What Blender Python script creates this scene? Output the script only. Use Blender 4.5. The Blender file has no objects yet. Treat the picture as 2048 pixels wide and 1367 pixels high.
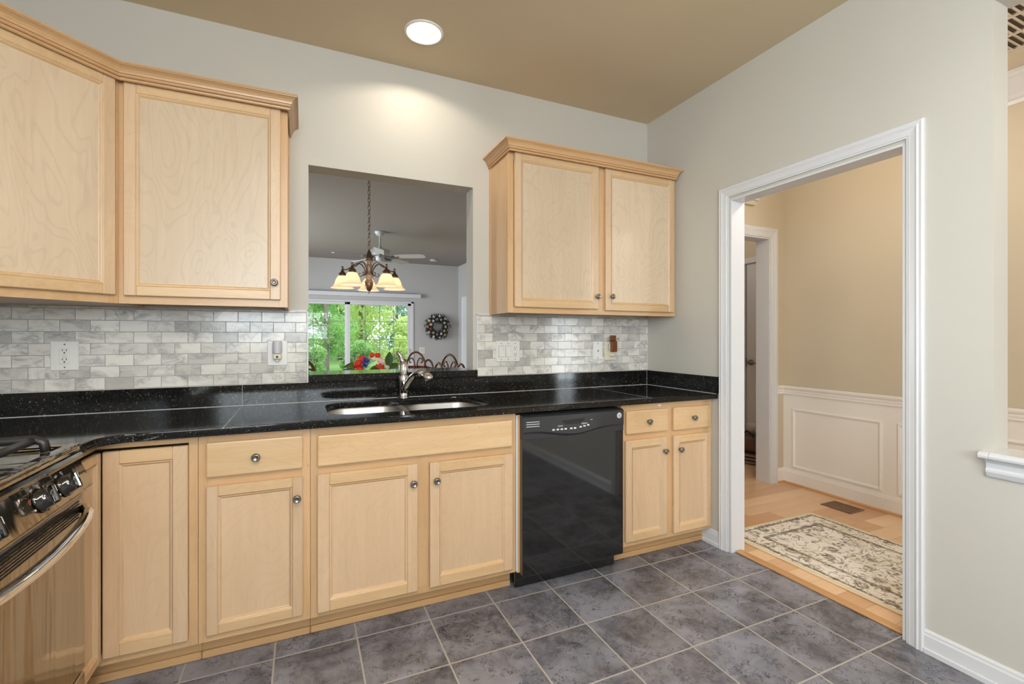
import bpy, bmesh, math, random
from mathutils import Vector, Matrix
SC = bpy.context.scene
COL = SC.collection
R = math.radians
random.seed(7)

# ------------------------------------------------------------------ camera
cam_data = bpy.data.cameras.new('camera'); cam = bpy.data.objects.new('camera', cam_data); COL.objects.link(cam)
cam.location = (-2.267, -2.6715, 1.2517); cam.rotation_euler = (R(90), 0, -0.4233)
cam_data.sensor_width = 36.0; cam_data.lens = 933.26/2048*36
cam_data.shift_x = (1024-1025.77)/2048; cam_data.shift_y = -(683.5-673.86)/2048
cam_data.clip_start = 0.02; cam_data.clip_end = 300
SC.camera = cam
# ------------------------------------------------------------------ world, sun, large lights, exposure
W = bpy.data.worlds.new('overcast_sky'); SC.world = W; W.use_nodes = True
nt = W.node_tree; nt.nodes.clear()
wo = nt.nodes.new('ShaderNodeOutputWorld'); wb = nt.nodes.new('ShaderNodeBackground')
wb.inputs[0].default_value = (0.93, 0.97, 1.0, 1); wb.inputs[1].default_value = 2.3
nt.links.new(wb.outputs[0], wo.inputs[0])
def light(name, kind, loc, rot, power, color, size=None, size_y=None, shape=None):
    l = bpy.data.lights.new(name, kind); l.energy = power; l.color = color
    if kind == 'AREA':
        l.shape = shape or ('RECTANGLE' if size_y else 'SQUARE'); l.size = size
        if size_y: l.size_y = size_y
    elif size is not None and kind != 'SUN': l.shadow_soft_size = size
    o = bpy.data.objects.new(name, l); COL.objects.link(o); o.location = loc; o.rotation_euler = rot
    return o
LX_ = -3.54
sun = light('sun', 'SUN', (0, 20, 20), (R(-35), R(25), 0), 3.2, (1, .97, .9)); sun.data.angle = R(20)
light('rear_window_daylight', 'AREA', (-2.3, -4.78, 1.75), (R(90), 0, 0), 84, (.84, .93, 1), 2.0, 1.1)
light('added_side_fill', 'AREA', (LX_-.2, -3.35, 1.7), (0, R(-90), 0), 44, (.84, .93, 1), 1.2, 1.5)  # added fill, brightens the right wall through the added side window
light('added_dining_fill', 'AREA', (-4.85, 4.4, 1.5), (0, R(-90), 0), 260, (.84, .92, 1), 1.7, 2.8)  # added fill, brightens the dining room from the left
light('foyer_sidelight_daylight', 'AREA', (2.06, -4.78, 1.25), (R(90), 0, 0), 48, (.84, .93, 1), .44, 1.9)
SC.view_settings.view_transform = 'Standard'; SC.view_settings.look = 'None'
SC.view_settings.exposure = 0.06; SC.view_settings.gamma = 1.0; SC.view_settings.use_curve_mapping = False
SC.cycles.use_denoising = True
SC.cycles.max_bounces = 10; SC.cycles.diffuse_bounces = 5; SC.cycles.glossy_bounces = 5; SC.cycles.transparent_max_bounces = 12
SC.cycles.caustics_reflective = False; SC.cycles.caustics_refractive = False
SC.cycles.sample_clamp_indirect = 4.0
CAN_POWER = 3.9; FILL_PANEL_POWER = 24; FILL_BULB_POWER = 46

# ------------------------------------------------------------------ materials
class NM:
    def __init__(s, name):
        s.m = bpy.data.materials.new(name); s.m.use_nodes = True; s.t = s.m.node_tree; s.t.nodes.clear()
        s.out = s.n('ShaderNodeOutputMaterial'); s.b = s.n('ShaderNodeBsdfPrincipled'); s.l(s.b.outputs[0], s.out.inputs[0])
    def n(s, t, **k):
        x = s.t.nodes.new(t)
        for a, b in k.items(): setattr(x, a, b)
        return x
    def l(s, a, b): s.t.links.new(a, b)
    def put(s, sock, v):
        if hasattr(v, 'links') or hasattr(v, 'is_linked'): s.l(v, sock)
        else: sock.default_value = v
    def math(s, op, a, b=0.0, c=0.0):
        x = s.n('ShaderNodeMath', operation=op)
        s.put(x.inputs[0], a); s.put(x.inputs[1], b); s.put(x.inputs[2], c)
        return x.outputs[0]
    def mix(s, f, a, b, mode='MIX'):
        x = s.n('ShaderNodeMix', data_type='RGBA', blend_type=mode)
        s.put(x.inputs[0], f)
        for i, v in ((6, a), (7, b)):
            if isinstance(v, tuple): v = (*v[:3], 1)
            s.put(x.inputs[i], v)
        return x.outputs[2]
    def obj(s): return s.n('ShaderNodeTexCoord').outputs['Object']
    def mapping(s, vec, scale=(1, 1, 1), loc=(0, 0, 0)):
        x = s.n('ShaderNodeMapping'); s.l(vec, x.inputs[0]); s.put(x.inputs[3], scale); s.put(x.inputs[1], loc)
        return x.outputs[0]
    def noise(s, vec, scale, detail=2, rough=.5, dist=0.0):
        x = s.n('ShaderNodeTexNoise'); s.l(vec, x.inputs['Vector'])
        x.inputs['Scale'].default_value = scale; x.inputs['Detail'].default_value = detail
        x.inputs['Roughness'].default_value = rough; x.inputs['Distortion'].default_value = dist
        return x.outputs['Fac']
    def ramp(s, f, stops):
        x = s.n('ShaderNodeValToRGB'); s.l(f, x.inputs[0]); e = x.color_ramp.elements
        while len(e) < len(stops): e.new(.5)
        for i, (p, c) in enumerate(stops):
            e[i].position = p; e[i].color = (*c, 1) if isinstance(c, tuple) else (c, c, c, 1)
        return x.outputs[0]
    def sep(s, vec):
        x = s.n('ShaderNodeSeparateXYZ'); s.l(vec, x.inputs[0]); return x.outputs
    def comb(s, a, b, c=0.0):
        x = s.n('ShaderNodeCombineXYZ'); s.put(x.inputs[0], a); s.put(x.inputs[1], b); s.put(x.inputs[2], c); return x.outputs[0]
    def bump(s, h, strength=.3, dist=.002):
        x = s.n('ShaderNodeBump'); s.l(h, x.inputs['Height']); x.inputs['Strength'].default_value = strength; x.inputs['Distance'].default_value = dist
        s.l(x.outputs[0], s.b.inputs['Normal'])
    def base(s, v): s.put(s.b.inputs['Base Color'], v if not isinstance(v, tuple) else (*v[:3], 1))
    def set(s, **k):
        for a, v in k.items(): s.put(s.b.inputs[a.replace('_', ' ')], v)

def srgb(r, g, b):
    f = lambda c: (c/255/12.92) if c/255 <= .04045 else ((c/255+.055)/1.055)**2.4
    return (f(r), f(g), f(b))
def plain(name, col, rough=.5, metal=0.0, var=.04, scale=6, **k):
    m = NM(name); n = m.noise(m.obj(), scale, 3)
    lo = tuple(max(0, c*(1-var)) for c in col); hi = tuple(min(1, c*(1+var)) for c in col)
    m.base(m.mix(n, lo, hi)); m.set(Roughness=rough, Metallic=metal, **k)
    return m.m
def paint(name, col, rough=.55):
    m = NM(name); o = m.obj(); n = m.noise(o, 3, 2)
    m.base(m.mix(n, tuple(c*.975 for c in col), tuple(min(1, c*1.02) for c in col))); m.set(Roughness=rough)
    m.bump(m.noise(o, 260, 2), .06, .0006)
    return m.m
def wood(name, c0, c1, axis='z', fig=.5, rough=.34, contour=0.0):
    """maple: long fibre streaks along the axis, optional contour figure of rotary-cut ply"""
    m = NM(name); o = m.obj(); r = m.n('ShaderNodeObjectInfo').outputs['Random']
    off = m.n('ShaderNodeVectorMath', operation='ADD'); m.l(o, off.inputs[0])
    rr = m.math('MULTIPLY', r, 37.0); m.l(m.comb(rr, rr, rr), off.inputs[1]); v = off.outputs[0]
    sc = {'z': (16, 16, 1.1), 'x': (1.1, 16, 16), 'y': (16, 1.1, 16)}[axis]
    sc2 = {'z': (4, 4, .7), 'x': (.7, 4, 4), 'y': (4, .7, 4)}[axis]
    streak = m.noise(m.mapping(v, sc), 3.0, 4, .6, .4)
    broad = m.noise(m.mapping(v, sc2), 1.6, 2, .5, .6)
    f = m.math('ADD', m.math('MULTIPLY', streak, .45), m.math('MULTIPLY', broad, .55))
    f = m.ramp(f, [(.3, 0.0), (.7, 1.0)])
    col = m.mix(f, c1, c0)
    if contour:
        q = {'z': (2.6, 2.6, 1.0), 'x': (1, 2.6, 2.6), 'y': (2.6, 1, 2.6)}[axis]
        big = m.noise(m.mapping(v, q), 1.5, 2, .45, .8)
        s_ = m.math('SINE', m.math('ADD', m.math('MULTIPLY', big, 150.0), m.math('MULTIPLY', streak, 3.0)))
        line = m.ramp(s_, [(.55, 0.0), (1.0, 1.0)])
        col = m.mix(m.math('MULTIPLY', line, contour), col, tuple(c*.62 for c in c1))
    knots = m.n('ShaderNodeTexVoronoi'); m.l(m.mapping(v, {'z': (7, 7, 4), 'x': (4, 7, 7), 'y': (7, 4, 7)}[axis]), knots.inputs['Vector']); knots.inputs['Scale'].default_value = 1.2
    kn = m.ramp(knots.outputs['Distance'], [(.0, 1.0), (.035, 0.0)])
    col = m.mix(m.math('MULTIPLY', kn, .5), col, tuple(c*.35 for c in c1))
    br = m.math('ADD', .93, m.math('MULTIPLY', r, .12))
    hs = m.n('ShaderNodeHueSaturation'); m.l(col, hs.inputs['Color']); m.l(br, hs.inputs['Value'])
    m.base(hs.outputs[0]); m.set(Roughness=rough, Coat_Weight=.15, Coat_Roughness=.2)
    m.bump(streak, .05, .0008)
    return m.m

MAP0, MAP1 = srgb(221, 192, 158), srgb(206, 172, 135)
M = {}
M['stile'] = wood('maple_stile', MAP0, MAP1, 'z', contour=.10)
M['rail'] = wood('maple_rail', srgb(224, 192, 150), srgb(206, 168, 122), 'x', contour=.10)
M['frame_v'] = wood('maple_face_stile', srgb(219, 182, 138), srgb(199, 158, 112), 'z', contour=.06)
M['frame_h'] = wood('maple_face_rail', srgb(219, 182, 138), srgb(199, 158, 112), 'x', contour=.06)
M['panel'] = wood('maple_panel', srgb(219, 189, 154), srgb(207, 174, 138), 'z', contour=.09)
M['ply'] = wood('birch_ply_panel', srgb(218, 198, 171), srgb(207, 183, 154), 'z', contour=.17)
M['crown'] = wood('maple_crown', srgb(212, 172, 128), srgb(196, 154, 108), 'x')
M['side'] = wood('maple_side', srgb(216, 178, 134), srgb(198, 158, 114), 'z', contour=.05)
M['toe'] = wood('maple_toe_kick', srgb(206, 166, 118), srgb(190, 148, 100), 'x')
M['wall'] = paint('cream_wall_paint', srgb(199, 196, 187))
M['ceil'] = paint('ceiling_warm_light_tan', srgb(210, 192, 160), .7)  # tan puts warm, dim lighting into the colour of a pale ceiling
M['dwall'] = paint('grey_dining_paint', srgb(188, 187, 185))
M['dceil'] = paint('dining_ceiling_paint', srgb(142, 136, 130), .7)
M['hwall'] = paint('warm_hall_paint', srgb(205, 193, 170))
M['trim'] = paint('white_trim_paint', srgb(218, 219, 222), .3)
M['wains'] = paint('wainscot_brightened_white', srgb(240, 236, 230), .35)  # lighter copy of the trim white, paints in light low in the hall
M['caulk'] = plain('white_caulk', srgb(200, 198, 192), .5)
M['whiteplastic'] = plain('white_plastic', srgb(228, 226, 222), .3, var=.01)
M['cream'] = plain('cream_plastic', srgb(222, 214, 192), .35, var=.02)
M['dark'] = plain('dark_slot', (.01, .01, .01), .5)
M['nickel'] = plain('satin_nickel', srgb(150, 146, 140), .28, 1.0)
M['chrome'] = plain('chrome', (.82, .82, .83), .06, 1.0, var=.01)
M['steel'] = plain('brushed_sink_steel', (.54, .53, .51), .4, 1.0)
m = NM('stove_stainless'); o = m.obj(); m.base((.40, .35, .28)); m.set(Roughness=.1, Metallic=1.0)
m.bump(m.noise(m.mapping(o, (1, 5, .5)), 2.2, 2), .35, .02); M['stainless'] = m.m
M['black'] = plain('gloss_black', (.006, .006, .007), .06, var=.1, Coat_Weight=.6, Specular_IOR_Level=.8)
M['blackmatte'] = plain('satin_black', (.018, .018, .019), .32)
M['dwpanel'] = plain('dishwasher_control_black', (.034, .034, .037), .36)
M['iron'] = plain('cast_iron', (.02, .02, .02), .38)
M['print'] = plain('white_print', (.75, .75, .75), .5)
M['redprint'] = plain('red_print', (.5, .03, .02), .5)
M['bronze'] = plain('antique_bronze', srgb(128, 106, 84), .35, .8, var=.15, scale=30)
M['ivorymetal'] = plain('ivory_bronze', srgb(176, 156, 134), .4, .3, var=.2, scale=40)
M['fanwhite'] = plain('backlit_white', srgb(184, 184, 184), .45)  # white greyed so the colour carries the backlit shade
M['fandark'] = plain('fan_bracket_grey', srgb(90, 88, 86), .5)
M['brownmetal'] = plain('brown_wrought_metal', srgb(92, 62, 44), .35, .5)
M['cherry'] = plain('cherry_wood', srgb(112, 48, 28), .25, var=.25, scale=12)
M['brownbag'] = plain('brown_leather', srgb(104, 76, 62), .5, var=.3, scale=8)
M['blackcloth'] = plain('black_cloth', (.02, .02, .02), .8)
M['greycloth'] = plain('taupe_cloth', srgb(140, 120, 108), .9, var=.3, scale=14)
M['whitecloth'] = plain('white_cloth', srgb(205, 200, 196), .9, var=.1)
M['amber'] = plain('amber_brown', srgb(112, 62, 22), .15, var=.35, scale=60)
M['wire'] = plain('dark_wire', (.06, .045, .03), .4, .6)
M['leafgreen'] = plain('silk_leaf_green', srgb(60, 96, 36), .5, var=.35, scale=20)
M['red'] = plain('red_orange_petal', srgb(222, 66, 34), .6, var=.2, scale=40)
M['pink'] = plain('pale_pink_petal', srgb(236, 214, 208), .6, var=.06, scale=40)
M['white'] = plain('white_petal', srgb(232, 230, 222), .6, var=.06, scale=40)
M['blue'] = plain('blue_petal', srgb(64, 66, 158), .6, var=.2, scale=40)
M['mauve'] = plain('mauve_petal', srgb(176, 140, 150), .6, var=.2, scale=40)
M['peach'] = plain('peach_petal', srgb(226, 196, 160), .6, var=.15, scale=40)
M['wreath'] = plain('dark_wreath_green', srgb(24, 44, 34), .7, var=.4, scale=50)
M['vase'] = plain('white_vase', srgb(220, 218, 214), .2)
M['ventback'] = plain('vent_cavity_brown', srgb(112, 98, 82), .7)
M['muntin'] = plain('muntin_shade_grey', srgb(150, 152, 156), .4)  # grey puts the backlit shade into white muntins
M['bark'] = plain('grey_bark', srgb(128, 122, 112), .9, var=.3, scale=12)
M['register'] = plain('brown_register', srgb(122, 96, 72), .4, .3)
M['ventgrey'] = plain('ceiling_vent_paint', srgb(196, 186, 172), .4)
M['paverlawn'] = plain('lawn_green', srgb(96, 140, 60), .9, var=.3, scale=3)

def leafmat(name, col, var):
    m = NM(name); n = m.noise(m.obj(), 1.3, 3, .6)
    c = m.mix(m.ramp(n, [(.3, 0.0), (.7, 1.0)]), tuple(x*(1-var) for x in col), tuple(min(1, x*(1+var)) for x in col))
    m.base(c); m.set(Roughness=.55)
    tr = m.n('ShaderNodeBsdfTranslucent'); m.l(c, tr.inputs[0])
    ad = m.n('ShaderNodeMixShader'); ad.inputs[0].default_value = .42
    m.l(m.b.outputs[0], ad.inputs[1]); m.l(tr.outputs[0], ad.inputs[2]); m.l(ad.outputs[0], m.out.inputs[0])
    return m.m
M['leaf_y'] = leafmat('yellow_green_leaves', srgb(196, 216, 140), .3)
M['leaf_m'] = leafmat('mid_green_leaves', srgb(158, 200, 128), .35)
M['leaf_b'] = leafmat('blue_green_leaves', srgb(146, 180, 156), .3)

def glassmat(name, rough=0.0, tint=(1, 1, 1)):
    m = NM(name)
    g = m.n('ShaderNodeBsdfGlossy'); g.inputs['Roughness'].default_value = .02
    t = m.n('ShaderNodeBsdfTransparent'); t.inputs[0].default_value = (*tint, 1)
    fr = m.n('ShaderNodeFresnel'); fr.inputs[0].default_value = 1.28
    mx = m.n('ShaderNodeMixShader'); m.l(fr.outputs[0], mx.inputs[0]); m.l(t.outputs[0], mx.inputs[1]); m.l(g.outputs[0], mx.inputs[2]); m.l(mx.outputs[0], m.out.inputs[0])
    return m.m
M['glass'] = glassmat('window_glass', tint=(.97, .98, .98))
m = NM('clear_night_light_plastic'); m.base(srgb(232, 230, 238)); m.set(Roughness=.2, Transmission_Weight=.25, IOR=1.3); M['clear'] = m.m
m = NM('lit_shade_glass'); lw = m.noise(m.obj(), 9, 2)
m.base(srgb(250, 226, 198)); m.set(Roughness=.45, Emission_Color=(1, .66, .40, 1), Emission_Strength=.62)
tr = m.n('ShaderNodeBsdfTranslucent'); tr.inputs[0].default_value = (1, .90, .78, 1); ms = m.n('ShaderNodeMixShader'); ms.inputs[0].default_value = .45
m.l(m.b.outputs[0], ms.inputs[1]); m.l(tr.outputs[0], ms.inputs[2]); m.l(ms.outputs[0], m.out.inputs[0])
M['shade'] = m.m
def emit(name, col, s):
    m = NM(name); m.base((.9, .9, .9)); m.set(Emission_Color=(*col, 1), Emission_Strength=s); return m.m
M['bulb'] = emit('lamp_bulb', (1, .86, .66), 9.0)
M['canglow'] = emit('can_lamp_face', (1, .9, .74), 3.0)
M['panelglow'] = emit('fill_fixture_lens', (1, .97, .92), 3.0)  # glowing lens of the added fill fixture
M['canwhite'] = plain('can_reflector_white', (.85, .82, .74), .35)

# floor tiles
m = NM('slate_floor_tile'); o = m.obj(); X, Y, Z = m.sep(o); S = .3081
u = m.math('DIVIDE', m.math('ADD', X, .5196), S); v = m.math('DIVIDE', m.math('ADD', Y, .6341), S)
fu = m.math('ABSOLUTE', m.math('SUBTRACT', m.math('FRACT', m.math('ADD', u, .5)), .5)); fv = m.math('ABSOLUTE', m.math('SUBTRACT', m.math('FRACT', m.math('ADD', v, .5)), .5))
e = m.math('MINIMUM', fu, fv); g = m.ramp(e, [(.0085, 1.0), (.0125, 0.0)])
wn = m.n('ShaderNodeTexWhiteNoise'); m.l(m.comb(m.math('FLOOR', u), m.math('FLOOR', v)), wn.inputs[0])
ofs = m.n('ShaderNodeVectorMath', operation='MULTIPLY_ADD'); m.l(wn.outputs['Color'], ofs.inputs[0]); ofs.inputs[1].default_value = (9, 9, 9); m.l(o, ofs.inputs[2]); p = ofs.outputs[0]
n1 = m.noise(p, 5, 4, .6, .6); n2 = m.noise(p, 22, 4, .65, 1.2)
c = m.mix(m.ramp(n1, [(.36, 0.0), (.64, 1.0)]), srgb(78, 79, 88), srgb(142, 144, 157))
c = m.mix(m.math('MULTIPLY', m.ramp(n2, [(.42, 0.0), (.68, 1.0)]), .5), c, srgb(146, 139, 137))
worm = m.ramp(m.math('ABSOLUTE', m.math('SUBTRACT', m.noise(p, 15, 3, .65, 2.4), .5)), [(.010, 1.0), (.03, 0.0)])
wm = m.math('MULTIPLY', worm, m.ramp(m.noise(p, 21, 2), [(.46, 0.0), (.56, 1.0)]))
c = m.mix(m.math('MULTIPLY', wm, .85), c, srgb(40, 39, 42))
c = m.mix(m.math('MULTIPLY', m.math('SUBTRACT', wn.outputs['Value'], .5), .25), c, srgb(140, 138, 140))
c = m.mix(g, c, srgb(176, 170, 163)); m.base(c); m.set(Roughness=m.math('ADD', .3, m.math('MULTIPLY', g, .4)))
m.bump(m.math('SUBTRACT', m.math('MULTIPLY', n2, .15), g), .35, .002); M['floor'] = m.m

# marble brick tile
def marble(name, x0, pw):
    m = NM(name); o = m.obj(); X, Y, Z = m.sep(o); ph = .0515
    v = m.math('DIVIDE', m.math('SUBTRACT', Z, 1.0185), ph); row = m.math('FLOOR', v)
    u = m.math('ADD', m.math('DIVIDE', m.math('SUBTRACT', X, x0), pw), m.math('MULTIPLY', m.math('FLOORED_MODULO', row, 2.0), .5))
    du = m.math('MULTIPLY', m.math('ABSOLUTE', m.math('SUBTRACT', m.math('FRACT', m.math('ADD', u, .5)), .5)), pw)
    dv = m.math('MULTIPLY', m.math('ABSOLUTE', m.math('SUBTRACT', m.math('FRACT', m.math('ADD', v, .5)), .5)), ph)
    e = m.math('MINIMUM', du, dv); g = m.ramp(m.math('MULTIPLY', e, 100.0), [(.09, 1.0), (.17, 0.0)])
    wn = m.n('ShaderNodeTexWhiteNoise'); m.l(m.comb(m.math('FLOOR', u), row), wn.inputs[0])
    ofs = m.n('ShaderNodeVectorMath', operation='MULTIPLY_ADD'); m.l(wn.outputs['Color'], ofs.inputs[0]); ofs.inputs[1].default_value = (7, 7, 7); m.l(o, ofs.inputs[2])
    p = m.mapping(ofs.outputs[0], (1, 1, 1.7))
    vein = m.ramp(m.math('ABSOLUTE', m.math('SUBTRACT', m.noise(p, 9, 5, .62, 1.4), .5)), [(.0, 1.0), (.09, 0.0)])
    cloud = m.ramp(m.noise(p, 6, 3, .6, .8), [(.42, 0.0), (.75, 1.0)])
    c = m.mix(m.math('MULTIPLY', m.math('MULTIPLY', vein, cloud), .9), srgb(230, 226, 218), srgb(116, 116, 119))
    c = m.mix(m.math('MULTIPLY', cloud, .42), c, srgb(154, 154, 155))
    c = m.mix(m.math('MULTIPLY', m.math('POWER', wn.outputs['Value'], 3.0), .6), c, srgb(138, 135, 133))
    c = m.mix(g, c, srgb(152, 150, 147)); m.base(c); m.set(Roughness=m.math('ADD', .16, m.math('MULTIPLY', g, .5)))
    m.bump(m.math('SUBTRACT', m.math('MULTIPLY', wn.outputs['Value'], .1), g), .3, .0012); return m.m
M['marble_l'] = marble('marble_tile_left', -2.351, .1036); M['marble_r'] = marble('marble_tile_right', -1.203, .1025)

# granite
m = NM('black_galaxy_granite'); o = m.obj()
vo = m.n('ShaderNodeTexVoronoi'); m.l(o, vo.inputs['Vector']); vo.inputs['Scale'].default_value = 130
sel = m.ramp(m.noise(o, 60, 2, .6), [(.51, 0.0), (.58, 1.0)])
fl = m.math('MULTIPLY', m.ramp(vo.outputs['Distance'], [(.08, 1.0), (.26, 0.0)]), sel)
mot = m.noise(o, 170, 3, .7)
c = m.mix(m.ramp(mot, [(.35, 0.0), (.75, 1.0)]), (.004, .0045, .005), (.020, .019, .017))
c = m.mix(m.math('MULTIPLY', fl, .7), c, srgb(206, 196, 172)); m.base(c); m.set(Roughness=.075)
m.set(**{'Specular_IOR_Level': .32}); M['granite'] = m.m

# hall hardwood planks along x
def planks(name, pw, c0, c1):
    m = NM(name); o = m.obj(); X, Y, Z = m.sep(o)
    v = m.math('DIVIDE', Y, pw); row = m.math('FLOOR', v)
    w1 = m.n('ShaderNodeTexWhiteNoise', noise_dimensions='1D'); m.l(row, w1.inputs['W'])
    u = m.math('DIVIDE', m.math('ADD', X, m.math('MULTIPLY', w1.outputs['Value'], 5.0)), .75)
    w2 = m.n('ShaderNodeTexWhiteNoise'); m.l(m.comb(m.math('FLOOR', u), row), w2.inputs[0])
    gap = m.math('MINIMUM', m.math('MULTIPLY', m.math('ABSOLUTE', m.math('SUBTRACT', m.math('FRACT', m.math('ADD', v, .5)), .5)), pw),
                 m.math('MULTIPLY', m.math('ABSOLUTE', m.math('SUBTRACT', m.math('FRACT', m.math('ADD', u, .5)), .5)), .75))
    g = m.ramp(m.math('MULTIPLY', gap, 100.0), [(.04, 1.0), (.12, 0.0)])
    ofs = m.n('ShaderNodeVectorMath', operation='MULTIPLY_ADD'); m.l(w2.outputs['Color'], ofs.inputs[0]); ofs.inputs[1].default_value = (9, 9, 9); m.l(o, ofs.inputs[2])
    st = m.noise(m.mapping(ofs.outputs[0], (1.2, 14, 1)), 3, 4, .6, .6)
    c = m.mix(m.ramp(m.math('ADD', m.math('MULTIPLY', w2.outputs['Value'], .65), m.math('MULTIPLY', st, .35)), [(.15, 0.0), (.85, 1.0)]), c1, c0)
    kn = m.n('ShaderNodeTexVoronoi'); m.l(m.mapping(ofs.outputs[0], (3, 6, 1)), kn.inputs['Vector']); kn.inputs['Scale'].default_value = 1.3
    c = m.mix(m.math('MULTIPLY', m.ramp(kn.outputs['Distance'], [(.0, 1.0), (.05, 0.0)]), .7), c, srgb(90, 56, 34))
    c = m.mix(m.math('MULTIPLY', g, .6), c, srgb(96, 66, 42)); m.base(c); m.set(Roughness=.28); m.bump(m.math('MULTIPLY', g, -1.0), .3, .001); return m.m
M['planks'] = planks('maple_hall_planks', .125, srgb(240, 206, 166), srgb(206, 160, 118))
M['tmold'] = wood('maple_threshold', srgb(214, 168, 116), srgb(192, 142, 92), 'y')
M['dfloor'] = planks('dining_floor_planks', .125, srgb(200, 160, 118), srgb(170, 124, 84))

# rug with ivory field, olive floral figure and bands
m = NM('floral_rug'); o = m.obj(); X, Y, Z = m.sep(o)
hx, hy = .42, .95
ex = m.math('SUBTRACT', hx, m.math('ABSOLUTE', X)); ey = m.math('SUBTRACT', hy, m.math('ABSOLUTE', Y)); e = m.math('MINIMUM', ex, ey)
def band(a, b): return m.math('MULTIPLY', m.math('GREATER_THAN', e, a), m.math('LESS_THAN', e, b))
fig = m.noise(o, 26, 4, .6, 1.8); vine = m.ramp(m.math('ABSOLUTE', m.math('SUBTRACT', m.noise(o, 8.5, 2, .5, 2.2), .5)), [(.012, 1.0), (.03, 0.0)])
vo = m.n('ShaderNodeTexVoronoi'); m.l(o, vo.inputs['Vector']); vo.inputs['Scale'].default_value = 10.5; vo.inputs['Randomness'].default_value = .75
ring = m.ramp(vo.outputs['Distance'], [(.0, 1.0), (.1, .3), (.2, 1.0), (.33, .85), (.42, 0.0)])
pet = m.math('MULTIPLY', ring, m.ramp(fig, [(.42, 0.0), (.55, 1.0)]))
vo2 = m.n('ShaderNodeTexVoronoi'); m.l(o, vo2.inputs['Vector']); vo2.inputs['Scale'].default_value = 24
pet2 = m.math('MULTIPLY', m.ramp(vo2.outputs['Distance'], [(.22, 1.0), (.32, 0.0)]), m.ramp(m.noise(o, 15, 2), [(.47, 0.0), (.55, 1.0)]))
figure = m.math('MAXIMUM', m.math('MAXIMUM', pet, m.math('MULTIPLY', vine, .75)), m.math('MULTIPLY', pet2, .85))
tint = m.ramp(m.noise(o, 4.5, 2), [(.45, 0.0), (.7, 1.0)])
field = m.mix(m.math('MULTIPLY', tint, .5), srgb(242, 236, 228), srgb(212, 194, 162))
c = m.mix(m.math('MULTIPLY', figure, .9), field, m.mix(m.noise(o, 12, 2), srgb(66, 54, 38), srgb(104, 88, 58)))
stripe = m.math('ADD', band(.035, .055), band(.15, .175))
c = m.mix(m.math('MULTIPLY', m.math('MULTIPLY', stripe, m.ramp(m.noise(o, 70, 2), [(.3, .35), (.6, 1.0)])), .85), c, srgb(92, 78, 50))
c = m.mix(m.math('LESS_THAN', e, .024), c, srgb(224, 208, 176)); m.base(c); m.set(Roughness=.95); m.bump(m.noise(o, 400, 2), .5, .002); M['rug'] = m.m

# ------------------------------------------------------------------ mesh helpers
def bx(bm, x0, x1, y0, y1, z0, z1, bev=0.0, mi=0, seg=1):
    x0, x1 = sorted((x0, x1)); y0, y1 = sorted((y0, y1)); z0, z1 = sorted((z0, z1))
    t = bmesh.new()
    vs = [t.verts.new(p) for p in ((x0, y0, z0), (x1, y0, z0), (x1, y1, z0), (x0, y1, z0), (x0, y0, z1), (x1, y0, z1), (x1, y1, z1), (x0, y1, z1))]
    for f in ((0, 3, 2, 1), (4, 5, 6, 7), (0, 1, 5, 4), (1, 2, 6, 5), (2, 3, 7, 6), (3, 0, 4, 7)): t.faces.new([vs[i] for i in f])
    if bev: bmesh.ops.bevel(t, geom=list(t.edges), offset=bev, segments=seg, profile=.5, affect='EDGES', clamp_overlap=True)
    merge(bm, t, mi)
def merge(bm, t, mi=0, mat=None):
    if mat is not None: bmesh.ops.transform(t, matrix=mat, verts=t.verts)
    mp = {}
    for v in t.verts: mp[v] = bm.verts.new(v.co)
    for f in t.faces:
        try:
            nf = bm.faces.new([mp[v] for v in f.verts]); nf.material_index = mi; nf.smooth = f.smooth
        except ValueError: pass
    t.free()
def lathe(bm, prof, c=(0, 0, 0), axis=(0, 0, 1), n=20, mi=0, smooth=True):
    """prof: list of (radius, height along axis)"""
    q = Vector((0, 0, 1)).rotation_difference(Vector(axis).normalized()); c = Vector(c); rings = []
    for r, h in prof:
        if r < 1e-6: rings.append([bm.verts.new(c+q@Vector((0, 0, h)))])
        else: rings.append([bm.verts.new(c+q@Vector((r*math.cos(2*math.pi*i/n), r*math.sin(2*math.pi*i/n), h))) for i in range(n)])
    for a, b in zip(rings, rings[1:]):
        for i in range(n):
            j = (i+1) % n
            vs = [a[i % len(a)], a[j % len(a)], b[j % len(b)], b[i % len(b)]]; u = []
            for v in vs:
                if v not in u: u.append(v)
            if len(u) > 2:
                try: f = bm.faces.new(u); f.smooth = smooth; f.material_index = mi
                except ValueError: pass
def tube(bm, pts, r, n=8, mi=0, cap=True, closed=False):
    pts = [Vector(p) for p in pts]; k = len(pts); rs = r if isinstance(r, (list, tuple)) else [r]*k
    rings = []; prev = None
    for i, p in enumerate(pts):
        if closed: d = (pts[(i+1) % k]-pts[i-1]).normalized()
        else: d = (pts[min(i+1, k-1)]-pts[max(i-1, 0)]).normalized()
        if prev is None:
            a = d.cross(Vector((0, 0, 1)))
            if a.length < .1: a = d.cross(Vector((1, 0, 0)))
        else: a = prev-d*prev.dot(d)
        a.normalize(); prev = a; b = d.cross(a)
        rings.append([bm.verts.new(p+(a*math.cos(2*math.pi*j/n)+b*math.sin(2*math.pi*j/n))*rs[i]) for j in range(n)])
    pr = list(zip(rings, rings[1:]))+([(rings[-1], rings[0])] if closed else [])
    for a, b in pr:
        for j in range(n):
            f = bm.faces.new([a[j], a[(j+1) % n], b[(j+1) % n], b[j]]); f.smooth = True; f.material_index = mi
    if cap and not closed:
        for ring in (rings[0][::-1], rings[-1]):
            f = bm.faces.new(ring); f.material_index = mi
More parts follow.
